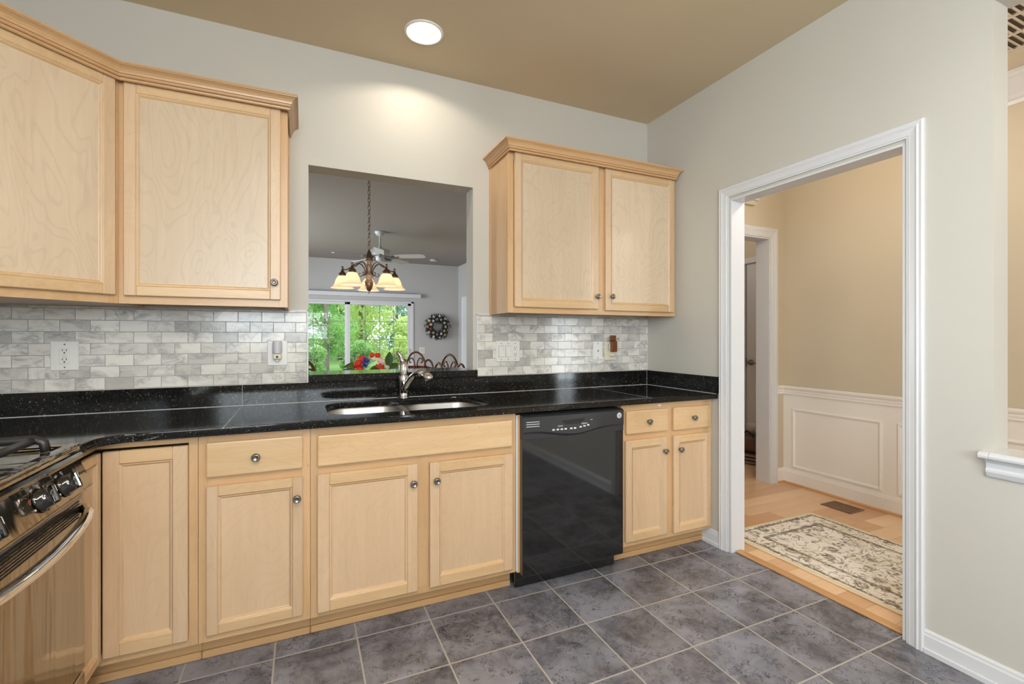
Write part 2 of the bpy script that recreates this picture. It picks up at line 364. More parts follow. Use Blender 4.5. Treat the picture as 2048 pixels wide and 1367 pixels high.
def prism(bm, poly, fn, mi=0):
    """poly 2D outline; fn(p, t) -> 3D for t in 0, 1"""
    a = [bm.verts.new(fn(p, 0)) for p in poly]; b = [bm.verts.new(fn(p, 1)) for p in poly]; n = len(poly)
    bm.faces.new(a[::-1]).material_index = mi; bm.faces.new(b).material_index = mi
    for i in range(n):
        bm.faces.new([a[i], a[(i+1) % n], b[(i+1) % n], b[i]]).material_index = mi
def sweep(bm, prof, path, mi=0, up=(0, 0, 1), side=1, caps=True, start=None, end=None):
    """prof (outward, height) swept along a flat path with mitred corners; outward is to the right of travel times side"""
    path = [Vector(p) for p in path]; up = Vector(up); rings = []; k = len(path)
    for i, p in enumerate(path):
        d0 = (path[i]-path[i-1]).normalized() if i else None; d1 = (path[i+1]-path[i]).normalized() if i < k-1 else None
        if i == 0 and start is not None: d0 = Vector(start).normalized()
        if i == k-1 and end is not None: d1 = Vector(end).normalized()
        n0 = d0.cross(up)*side if d0 is not None else None; n1 = d1.cross(up)*side if d1 is not None else None
        if n0 is None: n = n1
        elif n1 is None: n = n0
        else:
            n = (n0+n1).normalized(); n = n/max(.2, n.dot(n0))
        rings.append([bm.verts.new(p+n*o+up*h) for o, h in prof])
    m_ = len(prof)
    for a, b in zip(rings, rings[1:]):
        for j in range(m_):
            f = bm.faces.new([a[j], a[(j+1) % m_], b[(j+1) % m_], b[j]]); f.material_index = mi
    if caps:
        bm.faces.new(rings[0][::-1]).material_index = mi; bm.faces.new(rings[-1]).material_index = mi
def fix(bm):
    bmesh.ops.recalc_face_normals(bm, faces=bm.faces)
def obj(name, bm, mats, parent=None, origin=None, world=True, autosmooth=False):
    """one mesh object. Vertices come in world coordinates and are moved into the frame of the thing (root without rotation)"""
    if isinstance(bm, bmesh.types.BMesh):
        fix(bm); me = bpy.data.meshes.new(name)
        if parent is not None and world:
            r = parent
            while r.parent: r = r.parent
            bmesh.ops.translate(bm, verts=bm.verts, vec=-r.location)
        elif origin is not None: bmesh.ops.translate(bm, verts=bm.verts, vec=-Vector(origin))
        bm.to_mesh(me); bm.free()
    else: me = bm
    o = bpy.data.objects.new(name, me); COL.objects.link(o)
    for mm in (mats if isinstance(mats, (list, tuple)) else [mats]): me.materials.append(M[mm] if isinstance(mm, str) else mm)
    if parent is not None: o.parent = parent
    elif origin is not None: o.location = origin
    return o
def thing(name, label, cat, loc=(0, 0, 0), rz=0, group=None):
    o = bpy.data.objects.new(name, None); COL.objects.link(o); o.empty_display_size = .05
    o.location = loc; o.rotation_euler = (0, 0, rz); o['label'] = label; o['category'] = cat
    if group: o['group'] = group
    return o
def tag(o, label, cat, group=None, kind=None):
    o['label'] = label; o['category'] = cat
    if group: o['group'] = group
    if kind: o['kind'] = kind
    return o
def struct(name, bm, mats, parent=None, label=None, cat=None):
    o = obj(name, bm, mats, parent)
    if parent is None:
        o['kind'] = 'structure'
        if label: o['label'] = label
        if cat: o['category'] = cat
    return o
def boxes(*bs, bev=0.0):
    bm = bmesh.new()
    for b in bs: bx(bm, *b, bev=bev)
    return bm
def copy_tree(o, parent=None):
    c = o.copy(); COL.objects.link(c); c.parent = parent
    for ch in list(o.children): copy_tree(ch, c)
    return c
def plate(outer, holes, z0, z1, bevel=0.0):
    """flat slab with holes, as a bmesh (2D curve filled and extruded)"""
    cu = bpy.data.curves.new('c', 'CURVE'); cu.dimensions = '2D'; cu.fill_mode = 'BOTH'; cu.extrude = (z1-z0)/2-bevel; cu.bevel_depth = bevel; cu.bevel_resolution = 2
    if bevel: cu.offset = -bevel
    for loop in [outer]+holes:
        sp = cu.splines.new('POLY'); sp.points.add(len(loop)-1); sp.use_cyclic_u = True
        for p, q in zip(sp.points, loop): p.co = (q[0], q[1], 0, 1)
    o = bpy.data.objects.new('c', cu); COL.objects.link(o); bpy.context.view_layer.update()
    me = bpy.data.meshes.new_from_object(o.evaluated_get(bpy.context.evaluated_depsgraph_get()))
    bpy.data.objects.remove(o); bpy.data.curves.remove(cu)
    bm = bmesh.new(); bm.from_mesh(me); bpy.data.meshes.remove(me)
    bmesh.ops.translate(bm, verts=bm.verts, vec=(0, 0, (z0+z1)/2)); bmesh.ops.remove_doubles(bm, verts=bm.verts, dist=1e-6)
    return bm
def text_bm(s, size, mat, extrude=.0004, align='CENTER'):
    cu = bpy.data.curves.new('t', 'FONT'); cu.body = s; cu.size = size; cu.extrude = extrude; cu.align_x = align; cu.align_y = 'CENTER'; cu.resolution_u = 2
    o = bpy.data.objects.new('t', cu); COL.objects.link(o); bpy.context.view_layer.update()
    me = bpy.data.meshes.new_from_object(o.evaluated_get(bpy.context.evaluated_depsgraph_get()))
    bpy.data.objects.remove(o); bpy.data.curves.remove(cu)
    bm = bmesh.new(); bm.from_mesh(me); bpy.data.meshes.remove(me); bmesh.ops.transform(bm, matrix=mat, verts=bm.verts)
    return bm
def rrect(x0, x1, y0, y1, r, n=8):
    pts = []
    for cx, cy, a in ((x1-r, y1-r, 0), (x0+r, y1-r, 90), (x0+r, y0+r, 180), (x1-r, y0+r, 270)):
        for i in range(n+1):
            t = R(a+90*i/n); pts.append((cx+r*math.cos(t), cy+r*math.sin(t)))
    return pts
# frame: maps (u along the face, w outward from the face, z) to the world
def frame(o, ang):
    c, s = math.cos(ang), math.sin(ang); mt = Matrix(((c, s, 0, o[0]), (s, -c, 0, o[1]), (0, 0, 1, 0), (0, 0, 0, 1)))
    return mt   # u=(c,s)  w=(s,-c): ang 0 -> u=+x, w=-y

# ------------------------------------------------------------------ kitchen shell
CE = 2.786; LX = -3.54; RY = -4.6; WT = .123
struct('floor', boxes((LX-.1, .045, RY-.1, .1, -.12, 0)), 'floor')
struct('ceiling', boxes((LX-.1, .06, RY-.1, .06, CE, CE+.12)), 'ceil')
P0, P1, PB, PT = -2.239, -1.328, 1.016, 2.155
struct('wall_back', boxes((LX-.1, P0, 0, WT, 0, CE), (P1, .104, 0, WT, 0, CE), (P0, P1, 0, WT, PT, CE), (P0, P1, 0, WT, 0, PB)), 'wall')
D0, D1, DT = -.715, -1.583, 2.055; S0, S1, SB, ST = -1.852, -3.3, .815, 2.466
struct('wall_right', boxes((0, .104, D0, 0, 0, CE), (0, .104, D1, D0, DT, CE), (0, .104, S0, D1, 0, CE), (0, .118, S1, S0, 0, SB), (0, .118, S1, S0, ST, CE), (0, .104, RY, S1, 0, CE)), 'wall')
struct('wall_left', boxes((LX-.1, LX, -2.5, 0, 0, CE), (LX-.1, LX, RY, -4.2, 0, CE), (LX-.1, LX, -4.2, -2.5, 0, 1.05), (LX-.1, LX, -4.2, -2.5, 2.35, CE)), 'wall')
bm = boxes((LX-.07, LX-.02, -4.2, -2.5, 1.05, 1.1), (LX-.07, LX-.02, -4.2, -2.5, 2.3, 2.35), (LX-.07, LX-.02, -4.2, -4.15, 1.1, 2.3), (LX-.07, LX-.02, -2.55, -2.5, 1.1, 2.3), (LX-.06, LX-.03, -4.15, -2.55, 1.69, 1.72))
w4 = struct('added_window_4', bm, 'trim'); struct('pane', boxes((LX-.048, LX-.044, -4.15, -2.55, 1.1, 2.3)), 'glass', w4)  # unseen window, added to throw light on the right wall
struct('wall_front', boxes((LX-.1, -3.4, RY-.12, RY, 0, CE), (-1.2, .1, RY-.12, RY, 0, CE), (-3.4, -1.2, RY-.12, RY, 0, 1.15), (-3.4, -1.2, RY-.12, RY, 2.35, CE)), 'wall')
bm = boxes((-3.4, -1.2, RY-.08, RY-.02, 1.15, 1.2), (-3.4, -1.2, RY-.08, RY-.02, 2.3, 2.35), (-3.4, -3.35, RY-.08, RY-.02, 1.2, 2.3), (-1.25, -1.2, RY-.08, RY-.02, 1.2, 2.3), (-2.325, -2.275, RY-.08, RY-.02, 1.2, 2.3), (-3.35, -1.25, RY-.07, RY-.03, 1.74, 1.77))
w2 = struct('window_2', bm, 'trim'); struct('pane', boxes((-3.35, -1.25, RY-.054, RY-.05, 1.2, 2.3)), 'glass', w2)
# baseboards
BB = [(0, 0), (.018, 0), (.018, .018), (.012, .02), (.012, .068), (.009, .075), (.009, .082), (.004, .09), (0, .09)]
bm = bmesh.new(); sweep(bm, BB, [(0, -1.65, 0), (0, RY, 0)], side=1); struct('baseboard_right', bm, 'trim')
bm = bmesh.new(); sweep(bm, BB, [(0, -.512, 0), (0, -.645, 0)], side=1); struct('baseboard_corner', bm, 'trim')
bm = bmesh.new(); sweep(bm, BB, [(0, RY, 0), (LX, RY, 0)], side=1); struct('baseboard_front', bm, 'trim')
# doorway casing (mitred) and jamb lining
CAS = [(0, 0), (0, .012), (.006, .018), (.016, .016), (.022, .019), (.03, .015), (.046, .012), (.052, .012), (.055, .009), (.061, .009), (.061, 0)]
def casing(bm, y0, y1, zt, xw, sgn, w=.061):
    """around an opening in a plane x = xw; y0 > y1; profile from inner edge outwards, thickness along sgn*x"""
    k = w/.061
    path = [(y0, 0), (y0, zt), (y1, zt), (y1, 0)]; nrm = [(1, 0), (1, 1), (-1, 1), (-1, 0)]; rings = []
    for (y, z), (a, b) in zip(path, nrm):
        rings.append([bm.verts.new((xw+sgn*h, y+a*(.061-o)*k, z+b*(.061-o)*k)) for o, h in CAS])
    for a, b in zip(rings, rings[1:]):
        for j in range(len(CAS)): bm.faces.new([a[j], a[(j+1) % len(CAS)], b[(j+1) % len(CAS)], b[j]])
    bm.faces.new(rings[0]); bm.faces.new(rings[-1])
bm = bmesh.new(); casing(bm, -.707, -1.589, 2.066, -.0005, -1); t1 = struct('trim_1', bm, 'trim')
bm = bmesh.new(); casing(bm, -.707, -1.589, 2.066, .1045, 1); struct('trim_2', bm, 'trim')
struct('trim_3', boxes((-.001, .105, D0-.012, D0-.0005, 0, DT-.012), (-.001, .105, D1+.0005, D1+.012, 0, DT-.012), (-.001, .105, D1+.0005, D0-.0005, DT-.012, DT-.0005), bev=.001), 'trim')
# stool and apron of the side opening
bm = bmesh.new()
ST_ = [(-.118, .0), (.035, .0), (.043, .004), (.045, .012), (.042, .021), (.034, .025), (-.118, .025)]
sweep(bm, ST_, [(0, S0-.001, .815), (0, S1+.001, .815)], side=1)
ST2 = [(.0, .0), (.035, .0), (.043, .004), (.045, .012), (.042, .021), (.034, .025), (0, .025)]
sweep(bm, ST2, [(-.0005, -1.824, .815), (-.0005, S0, .815)], side=1)
AP = [(0, 0), (.010, 0), (.013, .006), (.016, .012), (.019, .018), (.019, .026), (.014, .032), (.016, .05), (.024, .06), (.03, .064), (0, .064)]
sweep(bm, AP, [(-.0005, -1.836, .75), (-.0005, S1, .75)], side=1)
struct('trim_4', bm, 'trim')
struct('trim_5', boxes((.028, .075, D1+.013, D0-.013, 0, .012), bev=.004), 'tmold')
# back-of-room doorway light does not exist; ceiling lights below
# ------------------------------------------------------------------ dining room beyond the pass-through
FX, FY = .819, 7.07; DL = -4.6
struct('floor_dining', boxes((DL-.1, FX+.1, WT, FY+.15, -.12, -.002)), 'dfloor')
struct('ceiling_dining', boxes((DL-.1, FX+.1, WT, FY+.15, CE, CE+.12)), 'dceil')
GX0, GX1, GT = -2.78, -.155, 1.985
struct('wall_dining_back', boxes((DL-.1, GX0, FY, FY+.15, 0, CE), (GX1, FX+.1, FY, FY+.15, 0, CE), (GX0, GX1, FY, FY+.15, GT, CE)), 'dwall')
struct('wall_dining_right', boxes((FX, FX+.1, 1.75, FY, 0, CE), (.2, FX+.1, 1.68, 1.75, 0, CE), (.2, .27, WT, 1.68, 0, CE)), 'dwall')
struct('wall_dining_left', boxes((DL-.1, DL, WT, 3.0, 0, CE), (DL-.1, DL, 5.8, FY, 0, CE), (DL-.1, DL, 3.0, 5.8, 0, .6), (DL-.1, DL, 3.0, 5.8, 2.35, CE)), 'dwall')
bm = boxes((DL-.07, DL-.02, 3.0, 5.8, .6, .65), (DL-.07, DL-.02, 3.0, 5.8, 2.3, 2.35), *[(DL-.07, DL-.02, y, y+.05, .65, 2.3) for y in (3.0, 3.93, 4.86, 5.75)])
w5 = struct('added_window_5', bm, 'trim'); struct('pane', boxes((DL-.048, DL-.044, 3.05, 5.75, .65, 2.3)), 'glass', w5)  # unseen window, added to brighten the dining room
bm = bmesh.new(); casing(bm, 6.72, 5.85, 2.03, FX-.0005, -1, .07); bx(bm, FX-.012, FX-.0005, 5.85, 6.72, 0, 2.03); struct('door_2', bm, 'trim')
# sliding door
bm = bmesh.new(); y0, y1 = FY-.015, FY+.09
for b in ((GX0, GX1, y0, y1, GT-.035, GT), (GX0, GX0+.05, y0, y1, 0, GT), (GX1-.05, GX1, y0, y1, 0, GT), (GX0, GX1, y0, y1, 0, .05)): bx(bm, *b, bev=.003)
win = struct('window_1', bm, 'trim')
def sash(nm, xa, xb, y, wl, wr):
    bm = bmesh.new()
    for b in ((xa, xa+wl, y-.018, y+.018, .051, GT-.036), (xb-wr, xb, y-.018, y+.018, .051, GT-.036), (xa, xb, y-.018, y+.018, .05, .14), (xa, xb, y-.018, y+.018, GT-.085, GT-.0362)): bx(bm, *b, bev=.002)
    s = struct(nm, bm, 'trim', win)
    g0, g1, z0, z1 = xa+wl, xb-wr, .14, GT-.085
    struct('pane', boxes((g0, g1, y-.003, y+.003, z0, z1)), 'glass', s)
    bm = bmesh.new()
    for i in range(1, 4): x = g0+(g1-g0)*i/4; bx(bm, x-.006, x+.006, y-.008, y+.008, z0, z1)
    for z in (1.567, 1.201, .845, .49): bx(bm, g0, g1, y-.008, y+.008, z-.006, z+.006)
    struct('grille', bm, 'muntin', s)
    return s
sash('fixed_sash', GX0+.05, -1.45, FY+.055, .07, .055); s2 = sash('sliding_sash', -1.475, GX1-.05, FY+.015, .065, .07)
bm = bmesh.new(); tube(bm, [(-.25, FY-.003, 1.0), (-.265, FY-.03, .99), (-.268, FY-.035, .93), (-.268, FY-.035, .85), (-.265, FY-.03, .79), (-.25, FY-.003, .78)], .008); struct('handle', bm, 'whiteplastic', win)
bm = boxes((GX0-.13, -.02, FY-.10, FY-.001, 2.062, 2.14), bev=.004); o = obj('blind_valance', bm, 'trim', origin=(-1.4, FY, 2.1)); tag(o, 'white headrail valance above the sliding glass door', 'valance')
bm = boxes((.0-.03, .088, FY-.006, FY-.0005, .91, 1.04), bev=.002); o = obj('light_switch', bm, 'whiteplastic', origin=(.03, FY, .97))
tag(o, 'white double switch plate on the grey far wall below the wreath', 'light switch')
for i in range(2): bm = boxes((-.012+i*.046, .02+i*.046, FY-.010, FY-.0055, .94, 1.01), bev=.002); obj('rocker', bm, 'cream', o, world=False) if False else obj('rocker', bm, 'cream', o)
# smoke detector
t = thing('smoke_detector', 'round white smoke detector on the dining ceiling right of the fan', 'smoke detector', (.10, 6.39, CE))
bm = bmesh.new(); lathe(bm, [(.0, -.001), (.075, -.001), (.075, -.02), (.06, -.032), (0, -.035)], t.location); obj('housing', bm, 'fanwhite', t)

# ------------------------------------------------------------------ hall and foyer
HX = 1.55; HY = .063
struct('floor_hall', boxes((.06, 3.4, -4.7, HY+.126, -.12, -.001), (.06, 2.2, HY+.126, 1.7, -.12, -.001), (.046, .06, D1, D0, -.12, -.001)), 'planks')
struct('ceiling_hall', boxes((.104, 3.4, -4.7, 1.66, CE, CE+.12)), 'hwall')
struct('wall_hall_side', boxes((HX, HX+.12, -1.6, HY+.126, 0, CE), (HX+.12, 3.3, -1.6, -1.48, 0, CE), (3.3, 3.4, -4.7, -1.6, 0, CE)), 'hwall')
VX0, VX1, VT = .55, 1.377, 2.10
struct('wall_hall_end', boxes((.104, VX0, HY, HY+.06, 0, CE), (VX1, HX, HY, HY+.126, 0, CE), (VX0, VX1, HY, HY+.06, VT, CE), (VX0, VX1, HY+.06, HY+.126, VT, CE)), 'hwall')
struct('wall_vestibule', boxes((2.05, 2.15, HY+.126, .03+.6, 0, CE), (2.05, 2.15, .85, 1.66, 0, CE), (2.05, 2.15, .63, .85, 2.03, CE), (.27, 2.15, 1.6, 1.66, 0, CE), (HX+.12, 2.05, HY+.05, HY+.126, 0, CE)), 'hwall')
struct('wall_foyer_front', boxes((.104, 1.84, -4.7, -4.6, 0, CE), (2.28, 3.3, -4.7, -4.6, 0, CE), (1.84, 2.28, -4.7, -4.6, 0, .3), (1.84, 2.28, -4.7, -4.6, 2.2, CE)), 'hwall')
bm = boxes((1.84, 2.28, -4.68, -4.62, .3, .35), (1.84, 2.28, -4.68, -4.62, 2.15, 2.2), (1.84, 1.88, -4.68, -4.62, .35, 2.15), (2.24, 2.28, -4.68, -4.62, .35, 2.15), (2.05, 2.07, -4.66, -4.64, .35, 2.15), *[(1.88, 2.24, -4.66, -4.64, z-.012, z+.012) for z in (.7, 1.05, 1.4, 1.75)])
w3 = struct('window_3', bm, 'trim'); struct('pane', boxes((1.88, 2.24, -4.656, -4.652, .35, 2.15)), 'glass', w3)
# end-wall opening casing and jamb
bm = bmesh.new(); CW = .081; rings = []
for (x, z), (a, b) in zip(((VX0, 0), (VX0, VT), (VX1, VT), (VX1, 0)), ((-1, 0), (-1, 1), (1, 1), (1, 0))):
    rings.append([bm.verts.new((x+a*(.061-o)*CW/.061, HY-.0005-h, z+b*(.061-o)*CW/.061)) for o, h in CAS])
for a, b in zip(rings, rings[1:]):
    for j in range(len(CAS)): bm.faces.new([a[j], a[(j+1) % len(CAS)], b[(j+1) % len(CAS)], b[j]])
bm.faces.new(rings[0]); bm.faces.new(rings[-1])
struct('trim_6', bm, 'trim')
struct('trim_7', boxes((VX1-.012, VX1-.0005, HY-.001, HY+.127, 0, VT-.012), (VX0, VX0+.012, HY-.001, HY+.127, 0, VT-.012), (VX0, VX1-.0005, HY-.001, HY+.127, VT-.012, VT-.0005)), 'trim')
# wainscot on hall wall
bm = boxes((HX-.006, HX-.0005, -1.6, HY-.0005, 0, .775)); struct('trim_8', bm, 'wains')
CR = [(0, 0), (.008, 0), (.012, .008), (.01, .016), (.014, .03), (.013, .042), (.022, .05), (.026, .06), (.026, .068), (.018, .074), (0, .076)]
bm = bmesh.new(); sweep(bm, CR, [(VX1+CW, HY-.0005, .76), (HX-.006, HY-.0005, .76), (HX-.006, -1.6, .76)], side=1); struct('trim_9', bm, 'wains')
HB = [(0, 0), (.014, 0), (.014, .085), (.01, .098), (.005, .11), (0, .112)]
bm = bmesh.new(); sweep(bm, HB, [(VX1+CW, HY-.0005, .012), (HX-.006, HY-.0005, .012), (HX-.006, -1.6, .012)], side=1); struct('baseboard_hall', bm, 'wains')
bm = bmesh.new(); sweep(bm, [(0, 0), (.026, 0), (.024, .01), (.014, .016), (0, .016)], [(VX1+CW, HY-.0005, 0), (HX-.006, HY-.0005, 0), (HX-.006, -1.6, 0)], side=1); struct('trim_10', bm, 'tmold')
PF = [(0, 0), (.004, .008), (.012, .012), (.02, .009), (.024, .004), (.028, 0)]
def pframe(y0, y1, z0, z1):
    bm = bmesh.new(); rings = []
    for (y, z), (a, b) in zip(((y0, z0), (y1, z0), (y1, z1), (y0, z1)), ((-1, 1), (1, 1), (1, -1), (-1, -1))):
        rings.append([bm.verts.new((HX-.006-h, y+a*o, z+b*o)) for o, h in PF])
    for i in range(4):
        a, b = rings[i], rings[(i+1) % 4]
        for j in range(len(PF)-1): bm.faces.new([a[j], a[j+1], b[j+1], b[j]])
    return bm
struct('trim_11', pframe(-.018, -.70, .14, .65), 'wains'); struct('trim_12', pframe(-.79, -1.5, .14, .65), 'wains')
CM = [(0, 0), (.006, 0), (.01, .02), (.02, .03), (.03, .05), (.06, .09), (.085, .125), (.1, .135), (.1, .15), (.11, .155), (.11, .165), (0, .165)]
bm = bmesh.new(); sweep(bm, CM, [(.104, HY-.0005, CE-.166), (HX-.0005, HY-.0005, CE-.166), (HX-.0005, -1.6, CE-.166)], side=1); struct('trim_13', bm, 'trim')
# vestibule door
bm = boxes((2.055, 2.09, .632, .845, 0, 2.025), bev=.002); dr = struct('door_1', bm, 'trim')
bm = boxes((2.03, 2.0495, .85, .91, 0, 2.09), (2.03, 2.0495, .57, .91, 2.031, 2.09), (2.03, 2.0495, .57, .63, 0, 2.031), bev=.003); struct('casing', bm, 'trim', dr)
bm = bmesh.new(); lathe(bm, [(0, 0), (.03, 0), (.03, -.006), (.014, -.012), (.012, -.045), (.016, -.05), (.0, -.056)], (2.055, .79, .985), axis=(1, 0, 0)); tube(bm, [(2.01, .79, .985), (2.005, .76, .987), (2.005, .72, .983), (2.008, .69, .985)], [.011, .01, .009, .008]); bx(bm, 2.05, 2.0555, .842, .848, .93, 1.03)
struct('door_handle', bm, 'nickel', dr)
# chime box above the opening
t = thing('door_chime', 'white door chime box high on the hall end wall', 'door chime', (1.1, HY, 2.42))
obj('cover', boxes((.98, 1.19, HY-.045, HY-.0005, 2.385, 2.52), bev=.004), 'trim', t); obj('bracket', boxes((1.0, 1.165, HY-.035, HY-.0005, 2.345, 2.384), bev=.004), 'hwall', t)
t = thing('thermostat', 'round white thermostat half hidden by the right door casing', 'thermostat', (HX, -.875, 1.55))
bm = bmesh.new(); lathe(bm, [(0, .001), (.045, .001), (.045, .02), (.038, .028), (0, .03)], (HX, -.885, 1.55), axis=(-1, 0, 0)); obj('dial', bm, 'whiteplastic', t)
# ceiling return vent in the hall
t = thing('ceiling_vent', 'long louvred return air vent on the hall ceiling', 'vent', (.85, -1.9, CE))
obj('frame', boxes((.62, .645, -2.4, -1.45, CE-.012, CE-.0005), (1.165, 1.19, -2.4, -1.45, CE-.012, CE-.0005), (.62, 1.19, -1.475, -1.45, CE-.012, CE-.0005), (.62, 1.19, -2.4, -2.375, CE-.012, CE-.0005), (.80, .82, -2.375, -1.475, CE-.012, CE-.0005), (.985, 1.005, -2.375, -1.475, CE-.012, CE-.0005)), 'ventgrey', t)
bm = bmesh.new()
for i in range(30):
    y = -1.49-i*.03
    prism(bm, [(y, CE-.002), (y-.004, CE-.001), (y-.02, CE-.012), (y-.017, CE-.013)], lambda p, k: (.645+k*.52, p[0], p[1]))
obj('louvers', bm, 'ventgrey', t)
obj('backing', boxes((.645, 1.165, -2.375, -1.475, CE-.0015, CE-.0005)), 'ventback', t)
# floor register
t = thing('floor_register', 'brown metal floor register in the hall planks by the wainscot', 'floor register', (1.35, -.53, 0))
obj('frame', boxes((1.27, 1.285, -.64, -.43, 0, .004), (1.425, 1.44, -.64, -.43, 0, .004), (1.285, 1.425, -.64, -.625, 0, .004), (1.285, 1.425, -.445, -.43, 0, .004)), 'register', t)
bm = bmesh.new()
for i in range(9): y = -.618+i*.0205; bx(bm, 1.285, 1.425, y, y+.012, 0, .0032)
obj('louvers', bm, 'register', t)

# ------------------------------------------------------------------ cabinet builders
def knob(parent, mt, u, z, w):
    bm = bmesh.new(); lathe(bm, [(0, 0), (.009, 0), (.008, .003), (.0055, .006), (.0055, .012), (.010, .015), (.0155, .019), (.016, .023), (.013, .028), (.0095, .03), (.009, .0285), (.0, .0305)], (0, 0, 0), axis=(0, 1, 0), n=24)
    bmesh.ops.transform(bm, matrix=mt@Matrix.Translation((u, w, z)), verts=bm.verts)
    return obj('knob', bm, 'nickel', parent)
def door(parent, mt, u0, u1, z0, z1, w0, kn=None, st=.052, pm='panel', name='door', t=.019):
    bm = bmesh.new(); f = .0015
    bx(bm, u0, u0+st-.008, w0, w0+t, z0, z1, bev=.003, mi=0); bx(bm, u1-st+.008, u1, w0, w0+t, z0, z1, bev=.003, mi=0)
    bx(bm, u0+st-.0085, u1-st+.0085, w0, w0+t-.0002, z0, z0+st-.008, bev=.003, mi=1); bx(bm, u0+st-.0085, u1-st+.0085, w0, w0+t-.0002, z1-st+.008, z1, bev=.003, mi=1)
    a0, a1, b0, b1 = u0+st-.009, u1-st+.009, z0+st-.009, z1-st+.009
    pr = [(0, t-.0004), (.003, t-.003), (.005, t-.003), (.008, t-.0055), (.011, t-.010), (.013, t-.0112)]
    rings = [[bm.verts.new((u, w0+h, z)) for u, z in ((a0+o, b0+o), (a1-o, b0+o), (a1-o, b1-o), (a0+o, b1-o))] for o, h in pr]
    for ra, rb in zip(rings, rings[1:]):
        for i in range(4):
            q = bm.faces.new([ra[i], ra[(i+1) % 4], rb[(i+1) % 4], rb[i]]); q.material_index = 1 if i in (0, 2) else 0
    bmesh.ops.transform(bm, matrix=mt, verts=bm.verts)
    d = obj(name, bm, ['stile', 'rail'], parent)
    bm = bmesh.new(); bx(bm, a0+.002, a1-.002, w0+.001, w0+t-.011, b0+.002, b1-.002); bmesh.ops.transform(bm, matrix=mt, verts=bm.verts); obj('panel', bm, pm, d)
    if kn: knob(d, mt, kn[0], kn[1], w0+t)
    return d
def drawer(parent, mt, u0, u1, z0, z1, w0, kn=True, t=.019, name='drawer'):
    bm = bmesh.new(); bx(bm, u0, u1, w0, w0+t, z0, z1, bev=.006, seg=2); bmesh.ops.transform(bm, matrix=mt, verts=bm.verts)
    d = obj(name, bm, 'rail', parent)
    if kn: knob(d, mt, (u0+u1)/2, (z0+z1)/2, w0+t)
    return d
BF = -.585; TOP = .882; MB_ = frame((0, BF), 0)
def base_cabinet(label, x0, x1, rails, mull=None, group='maple base cabinets', left=.03, right=.03):
    t = thing('base_cabinet', label, 'cabinet', ((x0+x1)/2, BF, 0), group=group)
    obj('carcass', boxes((x0+.0006, x0+.016, BF+.02, -.004, .1, TOP), (x1-.016, x1-.0006, BF+.02, -.004, .1, TOP), (x0+.016, x1-.016, BF+.02, -.004, .1, .115), (x0+.016, x1-.016, -.012, -.004, .115, TOP)), 'side', t)
    bm = bmesh.new()
    bx(bm, x0+.0006, x0+left, BF, BF+.0195, .098, TOP, bev=.0006); bx(bm, x1-right, x1-.0006, BF, BF+.0195, .098, TOP, bev=.0006)
    if mull: bx(bm, mull-.028, mull+.028, BF+.0001, BF+.0195, .13, rails[-1][0] if len(rails) == 3 and False else TOP-.04, bev=.0006)
    for z0, z1 in rails: bx(bm, x0+left, x1-right, BF+.0002, BF+.0195, z0, z1, bev=.0006, mi=1)
    obj('face_frame', bm, ['frame_v', 'frame_h'], t)
    bm = boxes((x0+.0006, x1-.0006, -.512, -.50, .0, .098)); bx(bm, x0+.0006, x1-.0006, -.524, -.5125, 0, .03, bev=.004); bx(bm, x0+.0006, x1-.0006, -.516, -.5125, .03, .06, bev=.001); obj('toe_kick', bm, 'toe', t)
    return t
RL = [(.098, .138), (.68, .73), (.84, TOP)]
W0 = .0012
# corner cabinet with bi-fold door
XA = -2.625
t = thing('base_cabinet', 'corner base cabinet with folding door beside the stove', 'cabinet', (-3.0, BF, 0), group='maple base cabinets')
obj('carcass', boxes((LX+.004, XA-.0006, -.012, -.004, .1, TOP), (LX+.004, LX+.012, -.79, -.012, .1, TOP), (XA-.016, XA-.0006, BF+.02, -.012, .1, TOP), (LX+.012, -2.945, -.79, -.775, .1, TOP), (LX+.012, XA-.016, -.56, -.012, .1, .115)), 'side', t)
bm = bmesh.new(); bx(bm, XA-.03, XA-.0006, BF, BF+.0195, .098, TOP, bev=.0006); bx(bm, -2.925, XA-.03, BF+.0002, BF+.0195, .098, .138, mi=1); bx(bm, -2.925, XA-.03, BF+.0002, BF+.0195, .858, TOP, mi=1)
bx(bm, -2.944, -2.925, -.79, BF+.0195, .858, TOP, mi=1); bx(bm, -2.944, -2.925, -.79, BF+.0195, .098, .138, mi=1); bx(bm, -2.944, -2.925, -.79, -.775, .138, .858); obj('face_frame', bm, ['frame_v', 'frame_h'], t)
bm = boxes((-3.0, XA-.0006, -.512, -.50, 0, .098), (-3.012, -3.0, -.79, -.50, 0, .098)); bx(bm, -3.0, XA-.0006, -.524, -.5125, 0, .03, bev=.004); obj('toe_kick', bm, 'toe', t)
door(t, MB_, -2.9035, -2.655, .128, .851, W0, st=.055)
door(t, frame((-2.925, 0), R(90)), -.785, -.6075, .128, .851, W0, st=.04)
